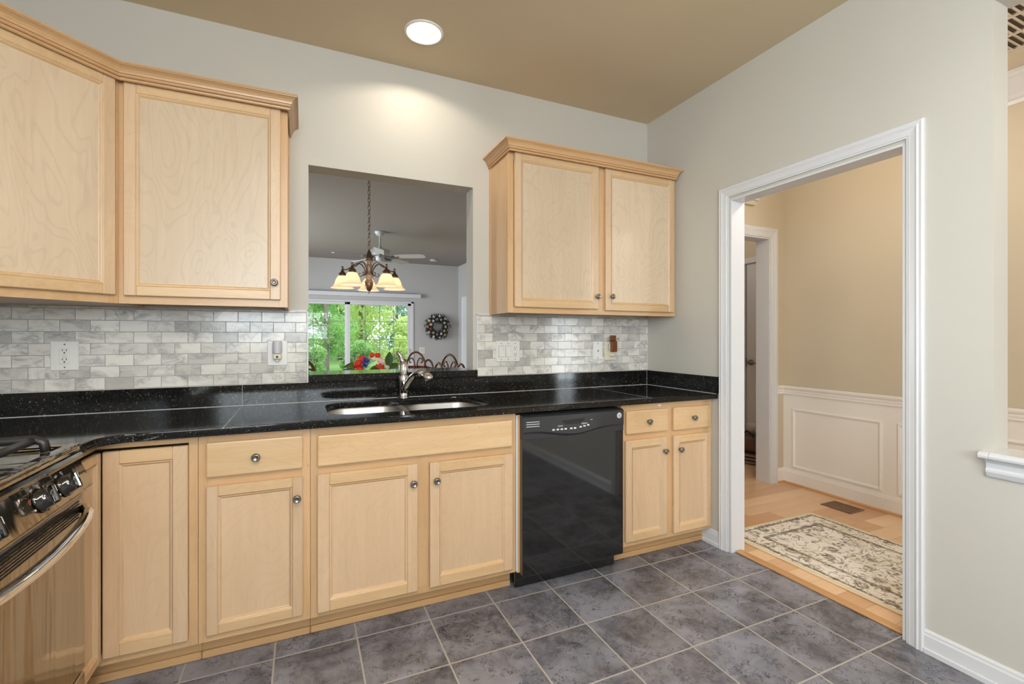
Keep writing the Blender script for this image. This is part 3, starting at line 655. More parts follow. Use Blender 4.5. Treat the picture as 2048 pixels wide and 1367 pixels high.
# drawer cabinet, sink cabinet, right cabinet
XB = -2.238
t = base_cabinet('narrow base cabinet with one drawer over one door, left of the sink cabinet', XA, XB, RL)
drawer(t, MB_, -2.598, -2.266, .722, .854, W0); door(t, MB_, -2.598, -2.266, .128, .688, W0, (-2.288, .607), st=.047)
XC = -1.312
t = base_cabinet('wide sink base cabinet with a long false drawer front over two doors', XB, XC, RL, mull=-1.772)
drawer(t, MB_, -2.212, -1.338, .721, .848, W0, kn=False, name='drawer_front'); door(t, MB_, -2.212, -1.799, .121, .688, W0, (-1.821, .606), st=.055); door(t, MB_, -1.745, -1.335, .123, .686, W0, (-1.716, .606), st=.055)
XD = -.678
t = base_cabinet('right base cabinet with two small drawers over two doors beside the doorway', XD, -.004, RL, mull=-.34)
drawer(t, MB_, -.653, -.361, .718, .846, W0); drawer(t, MB_, -.318, -.03, .714, .846, W0)
door(t, MB_, -.657, -.369, .128, .683, W0, (-.392, .606), st=.05); door(t, MB_, -.316, -.03, .122, .683, W0, (-.277, .604), st=.05)

st_ = obj('sticker', boxes((-.418, -.398, BF-.0006, BF-.0001, .858, .868)), 'whiteplastic', t)
st_['label'] = 'small white sticker'
# upper cabinets
UF = -.28; UB, UT = 1.389, 2.30; MU = frame((0, UF), 0)
CP = [(0, 0), (.006, 0), (.0095, .003), (.0105, .007), (.008, .0105), (.003, .0115), (.011, .013), (.0145, .0165), (.015, .021), (.0125, .0235), (.017, .0245), (.019, .032), (.024, .041), (.032, .0475), (.039, .0500), (.0395, .0525), (.043, .0525), (.043, .06), (0, .06)]
CB = -.318; CZ = 2.281
def upper(label, x0, x1, mull=None):
    t = thing('wall_cabinet', label, 'cabinet', ((x0+x1)/2, 0, UB), group='maple wall cabinets')
    obj('carcass', boxes((x0+.003, x0+.016, UF+.02, -.0015, UB, UT), (x1-.016, x1-.003, UF+.02, -.0015, UB, UT), (x0+.016, x1-.016, UF+.02, -.0015, UB+.012, UB+.026), (x0+.016, x1-.016, UF+.02, -.0015, UT-.016, UT), (x0+.016, x1-.016, -.008, -.0015, UB+.026, UT-.016), (x0, x0+.003, -.022, -.0015, UB-.003, UT), (x1-.003, x1, -.022, -.0015, UB-.003, UT)), 'side', t)
    bm = bmesh.new(); sw = .038
    bx(bm, x0+.001, x0+sw, UF, UF+.0195, UB, UT, bev=.0006); bx(bm, x1-sw, x1-.001, UF, UF+.0195, UB, UT, bev=.0006)
    bx(bm, x0+sw, x1-sw, UF+.0002, UF+.0195, UB, UB+.038, mi=1); bx(bm, x0+sw, x1-sw, UF+.0002, UF+.0195, UT-.05, UT, mi=1)
    if mull: bx(bm, mull-.036, mull+.036, UF+.0001, UF+.0195, UB+.038, UT-.05)
    obj('face_frame', bm, ['frame_v', 'frame_h'], t)
    return t
ux0, ux1 = -1.223, -.004
t = upper('two-door wall cabinet with crown molding right of the pass-through', ux0, ux1, -.598)
door(t, MU, -1.185, -.624, 1.421, 2.291, W0, (-.641, 1.497), st=.05, pm='ply'); door(t, MU, -.573, -.03, 1.415, 2.291, W0, (-.533, 1.501), st=.05, pm='ply')
bm = bmesh.new(); sweep(bm, CP, [(ux0, -.0015, CZ), (ux0, CB, CZ), (-.046, CB, CZ), (-.046, CB+.03, CZ)], side=1); bx(bm, ux0, -.02, CB, UF-.0005, 2.293, CZ+.06); bx(bm, ux0, ux1, UF-.0005, -.0015, UT+.0005, CZ+.06); obj('crown', bm, 'crown', t)
ux0, ux1 = -2.954, -2.329; DGX, DGY = -2.955, UF
t = upper('single-door wall cabinet between the corner cabinet and the pass-through', ux0, ux1)
door(t, MU, -2.93, -2.359, 1.421, 2.291, W0, (-2.384, 1.498), st=.05, pm='ply')
dg = Vector((1, 1, 0)).normalized(); mid = Vector((-2.94, CB, CZ)); dlen = .40
bm = bmesh.new(); sweep(bm, CP, [mid, (ux1, CB, CZ), (ux1, -.0015, CZ)], side=1, start=dg); bx(bm, ux0, ux1, CB, UF-.0005, 2.293, CZ+.059); bx(bm, ux0, ux1, UF-.0005, -.0015, UT+.0005, CZ+.059); obj('crown', bm, 'crown', t)
# diagonal corner cabinet
t = thing('wall_cabinet', 'diagonal corner wall cabinet with crown at the left edge', 'cabinet', (-3.2, -.3, UB), group='maple wall cabinets')
XE, YE = DGX-.305, DGY-.305
poly = [(DGX-.001, -.0015), (DGX-.001, DGY+.012), (XE+.012, YE), (LX+.0015, YE), (LX+.0015, -.0015)]
bm = bmesh.new(); prism(bm, poly, lambda p, k: (p[0], p[1], UB+.002+k*(UT-UB-.002))); obj('carcass', bm, 'side', t)
L = .305*math.sqrt(2); MD = frame((XE, YE), R(45))
bm = bmesh.new()
for b, mi in (((0.004, .035, 0, .0085, UB, UT), 0), ((L-.036, L-.001, 0, .0085, UB, UT), 0), ((.035, L-.036, .0002, .0085, UB, UB+.038), 1), ((.035, L-.036, .0002, .0085, UT-.05, UT), 1)): bx(bm, *b, mi=mi)
bmesh.ops.transform(bm, matrix=MD, verts=bm.verts); obj('face_frame', bm, ['frame_v', 'frame_h'], t)
door(t, MD, .018, L-.020, 1.421, 2.291, .0095, (.04, 1.50), st=.05, pm='ply')
end = mid-dg*dlen
bm = bmesh.new(); sweep(bm, CP, [(LX+.3, end.y, CZ) if False else tuple(end), tuple(mid)], side=1, end=(1, 0, 0)); prism(bm, [(mid.x-.001, mid.y), (end.x, end.y), (LX+.002, end.y), (LX+.002, -.0015), (mid.x-.016, -.0015)], lambda p, k: (p[0], p[1], 2.3005+k*.0395)); obj('crown', bm, 'crown', t)

# ------------------------------------------------------------------ backsplash tile sheets
def splash(label, x0, x1, mat, edge):
    o = obj('backsplash', boxes((x0, x1, -.008, -.0005, 1.0165, 1.386)), mat); tag(o, label, 'backsplash')
    return o
o = splash('grey marble brick tile backsplash left of the pass-through', LX+.001, -2.247, 'marble_l', 1)
obj('edge_trim', boxes((-2.2468, -2.2395, -.010, -.0005, 1.0165, 1.392), (-2.329, -2.2395, -.010, -.0005, 1.3862, 1.392), bev=.001), 'trim', o)
o = splash('grey marble brick tile backsplash under the right wall cabinet', -1.302, -.001, 'marble_r', -1)
obj('edge_trim', boxes((-1.3095, -1.3022, -.010, -.0005, 1.0565, 1.392), (-1.3095, -1.223, -.010, -.0005, 1.3862, 1.392), bev=.001), 'trim', o)

# ------------------------------------------------------------------ countertop, ledge, sink, faucet
CT = .914; CBt = .8835
arc = [(-2.80+.1*math.cos(R(a)), -.73+.1*math.sin(R(a))) for a in range(90, 181, 10)]
outer = [(-.001, -.0005), (LX+.001, -.0005), (LX+.001, -.797), (-2.90, -.797)]+arc[::-1]+[(-.001, -.63)]
SKX0, SKX1, SKY0, SKY1 = -2.165, -1.395, -.515, -.105
hole = rrect(SKX0, SKX1, SKY0, SKY1, .11, 8)
ct = obj('countertop', plate(outer, [hole], CBt, CT, .003), 'granite', origin=(-1.7, -.3, CT)); tag(ct, 'black granite countertop along the sink wall, cut for the sink', 'countertop')
obj('splash', boxes((LX+.001, -2.5395, -.02, -.0005, CT+.001, 1.0155), (-2.5385, -1.3125, -.02, -.0005, CT+.001, 1.0155), (-1.3115, -.0215, -.02, -.0005, CT+.001, 1.0155), (-.0205, -.0005, -.636, -.0005, CT+.001, 1.0155), bev=.001), 'granite', ct)
obj('caulk', boxes((LX+.001, -.02, -.0218, -.0195, CT-.0005, CT+.0022), (-.0222, -.0195, -.634, -.02, CT-.0005, CT+.0022), (-2.5395, -2.538, -.0204, -.0005, CT, 1.0158), (-.0217, -.0203, -.0217, -.0203, CT, 1.0158), (LX+.001, -2.2395, -.0195, -.008, 1.0154, 1.0168), (-1.3095, -.02, -.0195, -.008, 1.0154, 1.0168), (-2.5385, -2.5365, -.6297, -.02, CT-.001, CT+.0004), (-.5, -.4985, -.6297, -.02, CT-.001, CT+.0003)), 'caulk', ct)
o = obj('ledge', boxes((P0+.002, P1-.0005, -.044, .26, 1.0175, 1.0555), (P1-.001, -1.3125, -.044, -.0005, 1.0175, 1.0555), bev=.0025), 'granite', origin=(-1.78, 0, 1.0165)); tag(o, 'black granite ledge across the pass-through sill', 'ledge')

sk = thing('sink', 'double bowl undermount steel sink in the black countertop', 'sink', (-1.78, -.31, .7))
def bowl(x0, x1, y0, y1):
    bm = bmesh.new(); rings = []
    for ins, z, r in ((-.02, .882, .1), (0, .882, .09), (.002, .874, .09), (.012, .73, .085), (.03, .70, .075), (.07, .692, .05), (.13, .690, .02)):
        rings.append([bm.verts.new((*p, z)) for p in rrect(x0+ins, x1-ins, y0+ins, y1-ins, r, 6)])
    for a, b in zip(rings, rings[1:]):
        n = len(a)
        for i in range(n): f = bm.faces.new([a[i], a[(i+1) % n], b[(i+1) % n], b[i]]); f.smooth = True
    bm.faces.new(rings[-1]); return bm
for x0, x1 in ((SKX0+.004, -1.805), (-1.765, SKX1-.004)):
    b = obj('bowl', bowl(x0, x1, SKY0+.004, SKY1-.004), 'steel', sk)
    bm = bmesh.new(); lathe(bm, [(.045, .6915), (.045, .694), (.036, .694), (.03, .6905), (0, .6905)], ((x0+x1)/2, -.31, 0)); obj('drain', bm, 'nickel', b)
bm = bmesh.new(); prism(bm, [(-1.808, .868), (-1.762, .868), (-1.768, .881), (-1.785, .885), (-1.802, .881)], lambda p, k: (p[0], SKY0+.01+k*(SKY1-SKY0-.02), p[1])); obj('divider', bm, 'steel', sk)

fc = thing('faucet', 'chrome single-lever faucet with arched spout behind the sink', 'faucet', (-1.758, -.066, CT))
fx, fy = -1.758, -.066
bm = bmesh.new(); lathe(bm, [(0, CT+.0005), (.031, CT+.0005), (.031, CT+.006), (.026, CT+.010), (.0245, CT+.03), (.0255, CT+.06), (.0275, CT+.095), (.0285, CT+.122), (.0265, CT+.126), (.0, CT+.126)], (fx, fy, 0), n=24); obj('body', bm, 'chrome', fc)
bm = bmesh.new(); lathe(bm, [(.0, CT+.1265), (.0255, CT+.1265), (.0265, CT+.134), (.0255, CT+.15), (.026, CT+.165), (.023, CT+.185), (.016, CT+.2), (.008, CT+.205), (0, CT+.206)], (fx, fy, 0), n=24)
tube(bm, [(fx-.002, fy, CT+.185), (fx-.008, fy+.003, CT+.212), (fx-.014, fy+.006, CT+.232), (fx-.024, fy+.01, CT+.248), (fx-.034, fy+.014, CT+.256)], [.014, .0115, .0095, .009, .007], n=10); obj('handle', bm, 'chrome', fc)
dx, dy = .46, -.888
sp = [(0.0, .045), (.022, .062), (.045, .092), (.075, .122), (.105, .141), (.135, .147), (.165, .142)]
bm = bmesh.new(); tube(bm, [(fx+dx*a, fy+dy*a, CT+h) for a, h in sp], [.017, .018, .0175, .017, .0175, .0185, .0195], n=14); obj('spout', bm, 'chrome', fc)
bm = bmesh.new(); tube(bm, [(fx+dx*a, fy+dy*a, CT+h) for a, h in ((.166, .1415), (.19, .134), (.208, .122), (.216, .108))], [.0215, .024, .0245, .021], n=16); obj('spray_head', bm, 'chrome', fc)

# ------------------------------------------------------------------ dishwasher
dw = thing('dishwasher', 'black built-in dishwasher between the sink cabinet and right cabinet', 'dishwasher', (-.995, -.60, 0))
wx0, wx1 = -1.288, -.687; wf = -.615
obj('tub', boxes((wx0+.004, wx1-.004, -.575, -.02, .07, .868)), 'blackmatte', dw)
bm = bmesh.new(); bx(bm, wx0, wx1, wf, -.576, .083, .7505, bev=.0006); pd = obj('door_panel', bm, 'black', dw)
# control panel with an arched lower edge, slightly bowed forward
bm = bmesh.new(); n = 24; outl = []
for i in range(n+1):
    q = i/n; x = wx0+q*(wx1-wx0); k = max(0, 1-abs(q-.47)/.38); outl.append((x, .788-.026*(k*k*(3-2*k)), .006+.012*math.sin(math.pi*q)))
f0 = [bm.verts.new((x, wf-b, z)) for x, z, b in outl]; f1 = [bm.verts.new((x, wf-b*.4-.004, .858)) for x, z, b in outl]; f2 = [bm.verts.new((x, wf+.01, .866)) for x, z, b in outl]; f3 = [bm.verts.new((x, -.576, .866)) for x, z, b in outl]; f4 = [bm.verts.new((x, wf-.0025, z-.012)) for x, z, b in outl]; f5 = [bm.verts.new((x, -.576, .7508)) for x, z, b in outl]; f6 = [bm.verts.new((x, wf-.0025, .7508)) for x, z, b in outl]
for a, b in ((f0, f1), (f1, f2), (f2, f3), (f4, f0), (f6, f4), (f5, f6), (f3, f5)):
    for i in range(n):
        f = bm.faces.new([a[i], a[i+1], b[i+1], b[i]]); f.smooth = False
for i in (0, n): bm.faces.new([f0[i], f1[i], f2[i], f3[i], f5[i], f6[i], f4[i]])
cp = obj('control_panel', bm, 'dwpanel', dw)
def cpy(x, z):   # y of the control face
    q = (x-wx0)/(wx1-wx0); k = max(0, 1-abs(q-.47)/.38); zb = .788-.026*(k*k*(3-2*k)); b = .006+.012*math.sin(math.pi*q)
    s = (z-zb)/(.858-zb); return wf-(b*(1-s)+(b*.4+.004)*s)
bm = bmesh.new()
for i in range(3):
    z = .835-i*.011
    bx(bm, -1.272, -1.20, cpy(-1.236, z)-.0015, cpy(-1.236, z)+.004, z-.0015, z+.0012)
obj('vent_slots', bm, 'print', cp)
bm = bmesh.new(); pts = [(-1.075, .832), (-1.07, .822), (-1.055, .813), (-1.03, .81), (-.99, .81), (-.965, .813), (-.945, .824), (-.94, .836)]
prism(bm, pts, lambda p, k: (p[0], cpy(p[0], p[1])-.001+k*.01, p[1])); obj('latch_recess', bm, 'dark', cp)
bm = bmesh.new()
for x in (-1.124, -1.10, -1.077, -1.055, -1.022, -1.0, -.966, -.943, -.92):
    z = .7925 if x > -.98 else .789
    z += {-.943: .003, -.92: .006}.get(x, 0); bm = bmesh.new(); bx(bm, x-.007, x+.007, cpy(x, z)-.0012, cpy(x, z)+.002, z-.004, z+.0035, bev=.0006); obj('button', bm, 'print', cp)
for s_, x, z in (('Cycles', -1.085, .806), ('Options', -.942, .809)):
    obj('lettering', text_bm(s_, .011, Matrix.Translation((x, cpy(x, z)-.0008, z))@Matrix.Rotation(R(90), 4, 'X')), 'print', cp)
obj('indicator', boxes((-.905, -.893, cpy(-.9, .825)-.001, cpy(-.9, .825)+.002, .8235, .8255)), 'print', cp)
bm = bmesh.new(); ey = cpy(-.718, .835); lathe(bm, [(0, -.001), (.015, -.001), (.015, .0025), (.0135, .0035), (0, .0035)], (-.718, ey, .832), axis=(0, -1, 0), n=28); em = obj('emblem', bm, 'print', cp)
bm = bmesh.new(); c0 = Vector((-.718, ey-.0042, .832))
tube(bm, [c0+Vector((.0112*math.cos(R(a)), 0, .0112*math.sin(R(a)))) for a in range(0, 360, 20)], .0006, n=5, closed=True)
tube(bm, [c0+Vector((-.002+.0045*math.cos(R(a)), 0, .0045*math.sin(R(a)))) for a in range(40, 330, 20)]+[c0+Vector((.0015, 0, 0))], .0008, n=5); tube(bm, [c0+Vector((.003+.0035*math.cos(R(a)), 0, .0045*math.sin(R(a)))) for a in range(60, 310, 20)], .0008, n=5); obj('monogram', bm, 'dark', em)
obj('toe_panel', boxes((-1.302, -.702, -.556, -.54, .002, .0825), bev=.002), 'black', dw)
o = obj('filler_strip', boxes((-1.3105, -1.3035, -.588, -.3, .10, .868)), 'trim', dw); o['label'] = 'white edge strip beside the dishwasher'
obj('side_bracket', boxes((-1.303, -1.2885, -.582, -.576, .09, .868)), 'side', dw)

# ------------------------------------------------------------------ stove
sv = thing('stove', 'stainless gas range with black knobs at the left edge', 'stove', (-3.2, -1.185, 0))
sy0, sy1 = -1.565, -.802; sx = -2.925
obj('body', boxes((LX+.02, sx-.001, sy0+.003, sy1-.003, .08, .898), (LX+.02, -3.0, sy0+.03, sy1-.03, .0, .08)), 'blackmatte', sv)
bm = bmesh.new()
bx(bm, LX+.02, -2.895, sy0, sy1, .899, .914, bev=.004)
sweep(bm, [(0, 0), (.02, 0), (.02, .006), (.014, .012), (.004, .012), (0, .006)], [(-2.915, sy0, .912), (-2.915, sy1-.0, .912)], side=-1) if False else None
bx(bm, -2.925, -2.893, sy0, sy1, .913, .926, bev=.005, seg=2); bx(bm, LX+.02, -2.925, sy1-.03, sy1, .913, .924, bev=.004, seg=2); bx(bm, LX+.02, -2.925, sy0, sy0+.03, .913, .924, bev=.004, seg=2); ck = obj('cooktop', bm, 'stainless', sv)
obj('front_lip', boxes((-2.912, -2.886, sy0, sy1, .878, .8985), bev=.006), 'black', sv)
def grate(y0, y1):
    bm = bmesh.new()
    for y in (y0, y1):
        tube(bm, [(-2.95, y, .918), (-2.955, y, .945), (-2.975, y, .955), (-3.42, y, .955), (-3.44, y, .945), (-3.445, y, .918)], .013, n=8)
    for x in (-2.98, -3.41): tube(bm, [(x, y0, .951), (x, y1, .951)], .012, n=8)
    for x in (-3.09, -3.3):
        tube(bm, [(x, y0, .955), (x, y0+.1, .955)], .007, n=6); tube(bm, [(x, y1, .955), (x, y1-.1, .955)], .007, n=6)
    tube(bm, [(-3.195, y0, .953), (-3.195, y1, .953)], .007, n=6)
    return bm
for y0, y1 in ((-1.53, -1.20), (-1.165, -.87)): obj('grate', grate(y0, y1), 'iron', sv)
for x, y in ((-3.09, -1.02), (-3.3, -1.02), (-3.09, -1.36), (-3.3, -1.36)):
    bm = bmesh.new(); lathe(bm, [(.05, .9145), (.05, .925), (.035, .93), (.035, .938), (0, .94)], (x, y, 0)); obj('burner', bm, 'iron', sv)
# slanted control panel: profile in x,z
TZ, BZ = .874, .794; tx, bx_ = -2.905, -2.868
bm = bmesh.new(); prism(bm, [(tx, TZ+.003), (tx+.008, TZ), (bx_+.004, BZ), (bx_-.02, BZ-.004), (-2.924, BZ-.004), (-2.924, TZ+.003)], lambda p, k: (p[0], sy0+k*(sy1-sy0), p[1])); pc = obj('control_panel', bm, 'stainless', sv)
nrm = Vector((TZ-BZ, 0, (bx_-tx))).normalized(); pc0 = Vector(((tx+bx_)/2+.006, 0, (TZ+BZ)/2))
def onp(y, s, h=0.0): return pc0+Vector((0, y, 0))+Vector(((bx_-tx)*-s, 0, (TZ-BZ)*s))+nrm*h
ax_y = Vector((0, 1, 0)); upv = nrm.cross(ax_y)*-1
if upv.z < 0: upv = -upv
def onmat(y, s, h): 
    p = onp(y, s, h); rx = Vector((0, 1, 0)); return Matrix(((rx.x, upv.x, nrm.x, p.x), (rx.y, upv.y, nrm.y, p.y), (rx.z, upv.z, nrm.z, p.z), (0, 0, 0, 1)))
for y in (-.955, -1.085, -1.32, -1.45):
    bm = bmesh.new(); lathe(bm, [(0, .0), (.033, .0), (.033, .005), (.0275, .008), (.0255, .022), (.022, .027), (0, .028)], onp(y, 0, .001), axis=nrm, n=24)
    tb = bmesh.new(); bx(tb, -.006, .006, -.0235, .0235, .02, .038, bev=.004, seg=2); kr = onmat(y, 0, .001)@Matrix.Rotation(R(-14), 4, 'Z'); merge(bm, tb, 0, kr); kb = obj('knob', bm, 'black', sv)
    bm = bmesh.new(); tb = bmesh.new(); bx(tb, -.001, .001, .004, .021, .0382, .0386); merge(bm, tb, 0, kr); obj('pointer', bm, 'print', kb)
for y in (-.955, -1.085, -1.32, -1.45):
    obj('lettering', text_bm('OFF', .009, onmat(y-.012, .36, .0012)), 'print', pc); obj('lettering', text_bm('LITE', .006, onmat(y-.043, .1, .0012)), 'redprint', pc); obj('lettering', text_bm('HI', .008, onmat(y-.04, -.18, .0012)), 'print', pc)
    bm = bmesh.new()
    for a, b in ((0, 0), (.006, 0), (0, .006), (.006, .006)):
        mt = onmat(y+.018+a, .34+b*12, .0014); tube(bm, [mt@Vector((.0022*math.cos(R(k)), .0022*math.sin(R(k)), 0)) for k in range(0, 360, 45)], .0005, n=4, closed=True)
    obj('burner_mark', bm, 'print', pc)
# oven door, handle, drawer
dx0 = -2.882
obj('oven_door', boxes((-2.924, dx0, sy0+.004, sy1-.004, .23, .772), bev=.005), 'stainless', sv)
od = obj('door_cap', boxes((-2.924, dx0+.004, sy0+.002, sy1-.002, .7725, .782), bev=.003), 'stainless', sv)
bm = bmesh.new()
for i in range(7): z = .758-i*.008; bx(bm, dx0-.001, dx0+.0018, sy0+.05, sy1-.05, z-.0015, z+.0015)
obj('vent_slots', bm, 'dark', sv)
bm = bmesh.new(); bx(bm, dx0-.001, dx0+.001, sy0+.03, sy1-.03, .762, .7722); obj('black_band', bm, 'black', sv)
n = 16; pts = [(dx0+.006+.05*math.sin(math.pi*i/n)**.5 if 0 < i < n else dx0+.003, sy0+.02+(sy1-sy0-.04)*i/n, .728-.016*math.sin(math.pi*i/n)) for i in range(n+1)]
bm = bmesh.new(); tube(bm, pts, .015, n=12); obj('handle', bm, 'chrome', sv)
obj('storage_drawer', boxes((-2.924, dx0, sy0+.004, sy1-.004, .085, .222), bev=.005), 'stainless', sv)

# ------------------------------------------------------------------ outlets and switches
def screw(t, x, y, z, mat='nickel'):
    bm = bmesh.new(); lathe(bm, [(0, 0), (.0035, 0), (.003, .0012), (0, .0014)], (x, y, z), axis=(0, -1, 0), n=10); obj('screw', bm, mat, t)
TY = -.0082
def plate_thing(name, label, cat, x0, x1, z0, z1, mat='whiteplastic', group=None):
    t = thing(name, label, cat, ((x0+x1)/2, TY, (z0+z1)/2), group=group)
    obj('cover_plate', boxes((x0, x1, TY-.006, TY, z0, z1), bev=.003), mat, t); return t
def receptacle(t, xc, zc, w=.034, h=.068, mat='whiteplastic'):
    r_ = obj('receptacle', boxes((xc-w/2, xc+w/2, TY-.009, TY-.0055, zc-h/2, zc+h/2), bev=.0015), mat, t)
    for dz in (-.02, .02):
        for dx_ in (-.0065, .0065): bm = bmesh.new(); bx(bm, xc+dx_-.0012, xc+dx_+.0012, TY-.0094, TY-.0085, zc+dz+.001, zc+dz+.0095); obj('slot', bm, 'dark', r_)
        bm = bmesh.new(); lathe(bm, [(0, -.0005), (.003, -.0005), (.003, .0004), (0, .0004)], (xc, TY-.009, zc+dz-.006), axis=(0, -1, 0), n=10); obj('ground_hole', bm, 'dark', r_)
    return r_
t = plate_thing('wall_outlet', 'white wide wall outlet plate on the left marble tile', 'outlet', -3.262, -3.166, 1.106, 1.234)
r_ = receptacle(t, -3.213, 1.17, .036, .07); obj('test_button', boxes((-3.22, -3.205, TY-.0098, TY-.0085, 1.163, 1.169), bev=.0005), 'cream', r_); obj('reset_button', boxes((-3.22, -3.205, TY-.0098, TY-.0085, 1.171, 1.177), bev=.0005), 'cream', r_)
screw(t, -3.213, TY-.006, 1.22); screw(t, -3.213, TY-.006, 1.12)
bm = bmesh.new(); tube(bm, [(-3.2, TY-.001, 1.107), (-3.207, TY-.001, 1.098), (-3.213, TY-.001, 1.092), (-3.225, TY-.001, 1.091)], .0006, n=5); o = obj('loose_wire', bm, 'wire', t)
t = plate_thing('wall_outlet', 'white outlet plate with a night light by the pass-through', 'outlet', -2.43, -2.338, 1.107, 1.235)
receptacle(t, -2.384, 1.19, .034, .05)
t = thing('night_light', 'clear and cream plug-in night light by the pass-through', 'night light', (-2.384, TY-.01, 1.17))
bm = bmesh.new()
for z0, z1, a, b, mi in ((1.139, 1.17, .02, .022, 0),): bx(bm, -2.384-a, -2.384+a, TY-.045, TY-.0096, z0, z1, bev=.008, seg=3)
bx(bm, -2.384-.007, -2.384+.007, TY-.034, TY-.018, 1.128, 1.14, bev=.003); nb = obj('base', bm, 'cream', t)
bm = bmesh.new(); lathe(bm, [(0, 0), (.0055, 0), (.0055, .002), (.004, .003), (0, .003)], (-2.384, TY-.045, 1.153), axis=(0, -1, 0), n=14); obj('sensor', bm, 'dark', nb)
bm = bmesh.new()
for i in range(12):
    a = math.pi*i/12; a2 = math.pi*(i+1)/12
lathe(bm, [(.021, 1.1705), (.0215, 1.19), (.021, 1.22), (.018, 1.232), (0, 1.2335)], (-2.384, TY-.031, 0), n=28)
for v in bm.verts:
    ang = math.atan2(v.co.y-(TY-.031), v.co.x+2.384); k = 1+.03*math.cos(14*ang); v.co.x = -2.384+(v.co.x+2.384)*k
obj('shade', bm, 'clear', t)
t = plate_thing('switch_plate', 'white triple plate with two rocker switches and an outlet', 'switch', -1.184, -1.021, 1.099, 1.228)
for xc in (-1.149, -1.102):
    obj('rocker_well', boxes((xc-.0175, xc+.0175, TY-.0063, TY-.0055, 1.129, 1.198)), 'muntin', t)
    bm = bmesh.new(); prism(bm, [(TY-.006, 1.131), (TY-.012, 1.131), (TY-.0075, 1.196), (TY-.006, 1.196)], lambda p, k: (xc-.0155+k*.031, p[0], p[1])); obj('rocker', bm, 'whiteplastic', t)
receptacle(t, -1.054, 1.163)
for xc in (-1.149, -1.102, -1.054):
    for z in (1.213, 1.113): screw(t, xc, TY-.006, z)
t = plate_thing('phone_jack', 'narrow white phone jack plate beside the brown ornament', 'phone jack', -.473, -.397, 1.097, 1.221)
obj('jack', boxes((-.441, -.429, TY-.009, TY-.0055, 1.15, 1.166), bev=.001), 'cream', t); obj('socket', boxes((-.4385, -.4315, TY-.0094, TY-.0085, 1.155, 1.163)), 'dark', t)
screw(t, -.435, TY-.006, 1.208, 'dark'); screw(t, -.435, TY-.006, 1.11, 'dark')
t = plate_thing('wall_outlet', 'cream outlet plate partly covered by the brown ornament', 'outlet', -.379, -.297, 1.093, 1.22, 'cream')
bm = bmesh.new(); bx(bm, -.338, -.305, TY-.02, TY-.0055, 1.118, 1.142, bev=.004); obj('plug', bm, 'cream', t)
t = thing('ornament', 'small amber brown ornament with curled wires over the cream plate', 'ornament', (-.32, TY-.02, 1.2))
obj('plaque', boxes((-.343, -.293, TY-.022, TY-.0105, 1.225, 1.264), (-.337, -.289, TY-.03, TY-.0105, 1.152, 1.2248), bev=.004), 'amber', t)
bm = bmesh.new(); c0 = Vector((-.352, TY-.02, 1.238))
tube(bm, [c0+Vector(((.003+.0013*i)*math.cos(i*.8), -.002*math.sin(i), (.003+.0010*i)*math.sin(i*.8))) for i in range(16)]+[c0+Vector((.02, 0, .0))], .0009, n=5)
tube(bm, [(-.345, TY-.02, 1.215), (-.362, TY-.022, 1.195), (-.36, TY-.022, 1.17), (-.345, TY-.02, 1.155), (-.325, TY-.032, 1.152)], .0009, n=5)
for a, b in ((.03, .012), (.028, .0), (.026, -.014)): tube(bm, [(-.293, TY-.02, 1.24), (-.293+a*.6, TY-.024, 1.24+b*.5), (-.293+a, TY-.022, 1.24+b)], .0008, n=5)
obj('wire_curls', bm, 'wire', t)

# ------------------------------------------------------------------ ceiling lights in the kitchen, with added fill lamps
def can(label, x, y, power, col):
    t = thing('recessed_light', label, 'light', (x, y, CE), group='recessed ceiling lights')
    bm = bmesh.new(); lathe(bm, [(.098, -.0005), (.098, -.005), (.09, -.008), (.083, -.006), (.082, -.0008)], (x, y, CE), n=36); obj('trim_ring', bm, 'canwhite', t)
    bm = bmesh.new(); lathe(bm, [(.0825, -.003), (.074, .03), (.06, .062)], (x, y, CE), n=36); obj('reflector', bm, 'canwhite', t)
    bm = bmesh.new(); lathe(bm, [(.06, .062), (.045, .045), (.02, .036), (0, .034)], (x, y, CE), n=28); obj('bulb', bm, 'canglow', t)
    l = light('can_lamp', 'AREA', (x, y, CE+.03), (0, 0, 0), power, col, .05, None, 'DISK')
    return t
# openings in the ceiling for the cans are cut with a boolean
CANS = [('recessed ceiling light above the sink', -1.71, -.345), ('recessed ceiling light behind the camera at right', -.75, -2.75), ('recessed ceiling light behind the camera at left', -2.75, -2.9)]
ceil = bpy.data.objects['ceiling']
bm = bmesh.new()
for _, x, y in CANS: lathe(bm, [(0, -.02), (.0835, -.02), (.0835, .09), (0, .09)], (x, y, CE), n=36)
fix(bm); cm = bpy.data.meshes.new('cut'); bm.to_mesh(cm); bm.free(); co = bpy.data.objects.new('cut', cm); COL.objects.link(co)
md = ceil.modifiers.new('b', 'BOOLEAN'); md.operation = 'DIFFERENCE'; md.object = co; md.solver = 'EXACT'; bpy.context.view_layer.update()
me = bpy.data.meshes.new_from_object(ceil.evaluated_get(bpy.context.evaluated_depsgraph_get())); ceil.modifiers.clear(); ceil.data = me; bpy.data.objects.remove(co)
for lb, x, y in CANS: can(lb, x, y, CAN_POWER, (1, .86, .68))
t = thing('added_fill_fixture', 'added long white fill fixture behind the camera', 'light', (-2.0, -2.9, CE))  # unseen fixture added for soft fill
obj('housing', boxes((-2.65, -1.35, -3.1, -2.7, CE-.03, CE-.0005), bev=.004), 'canwhite', t); obj('lens', boxes((-2.62, -1.38, -3.07, -2.73, CE-.075, CE-.0305), bev=.01), 'panelglow', t)
light('added_fill_panel', 'AREA', (-2.0, -2.9, CE-.08), (0, 0, 0), FILL_PANEL_POWER, (.985, .975, .95), 1.2, .32)
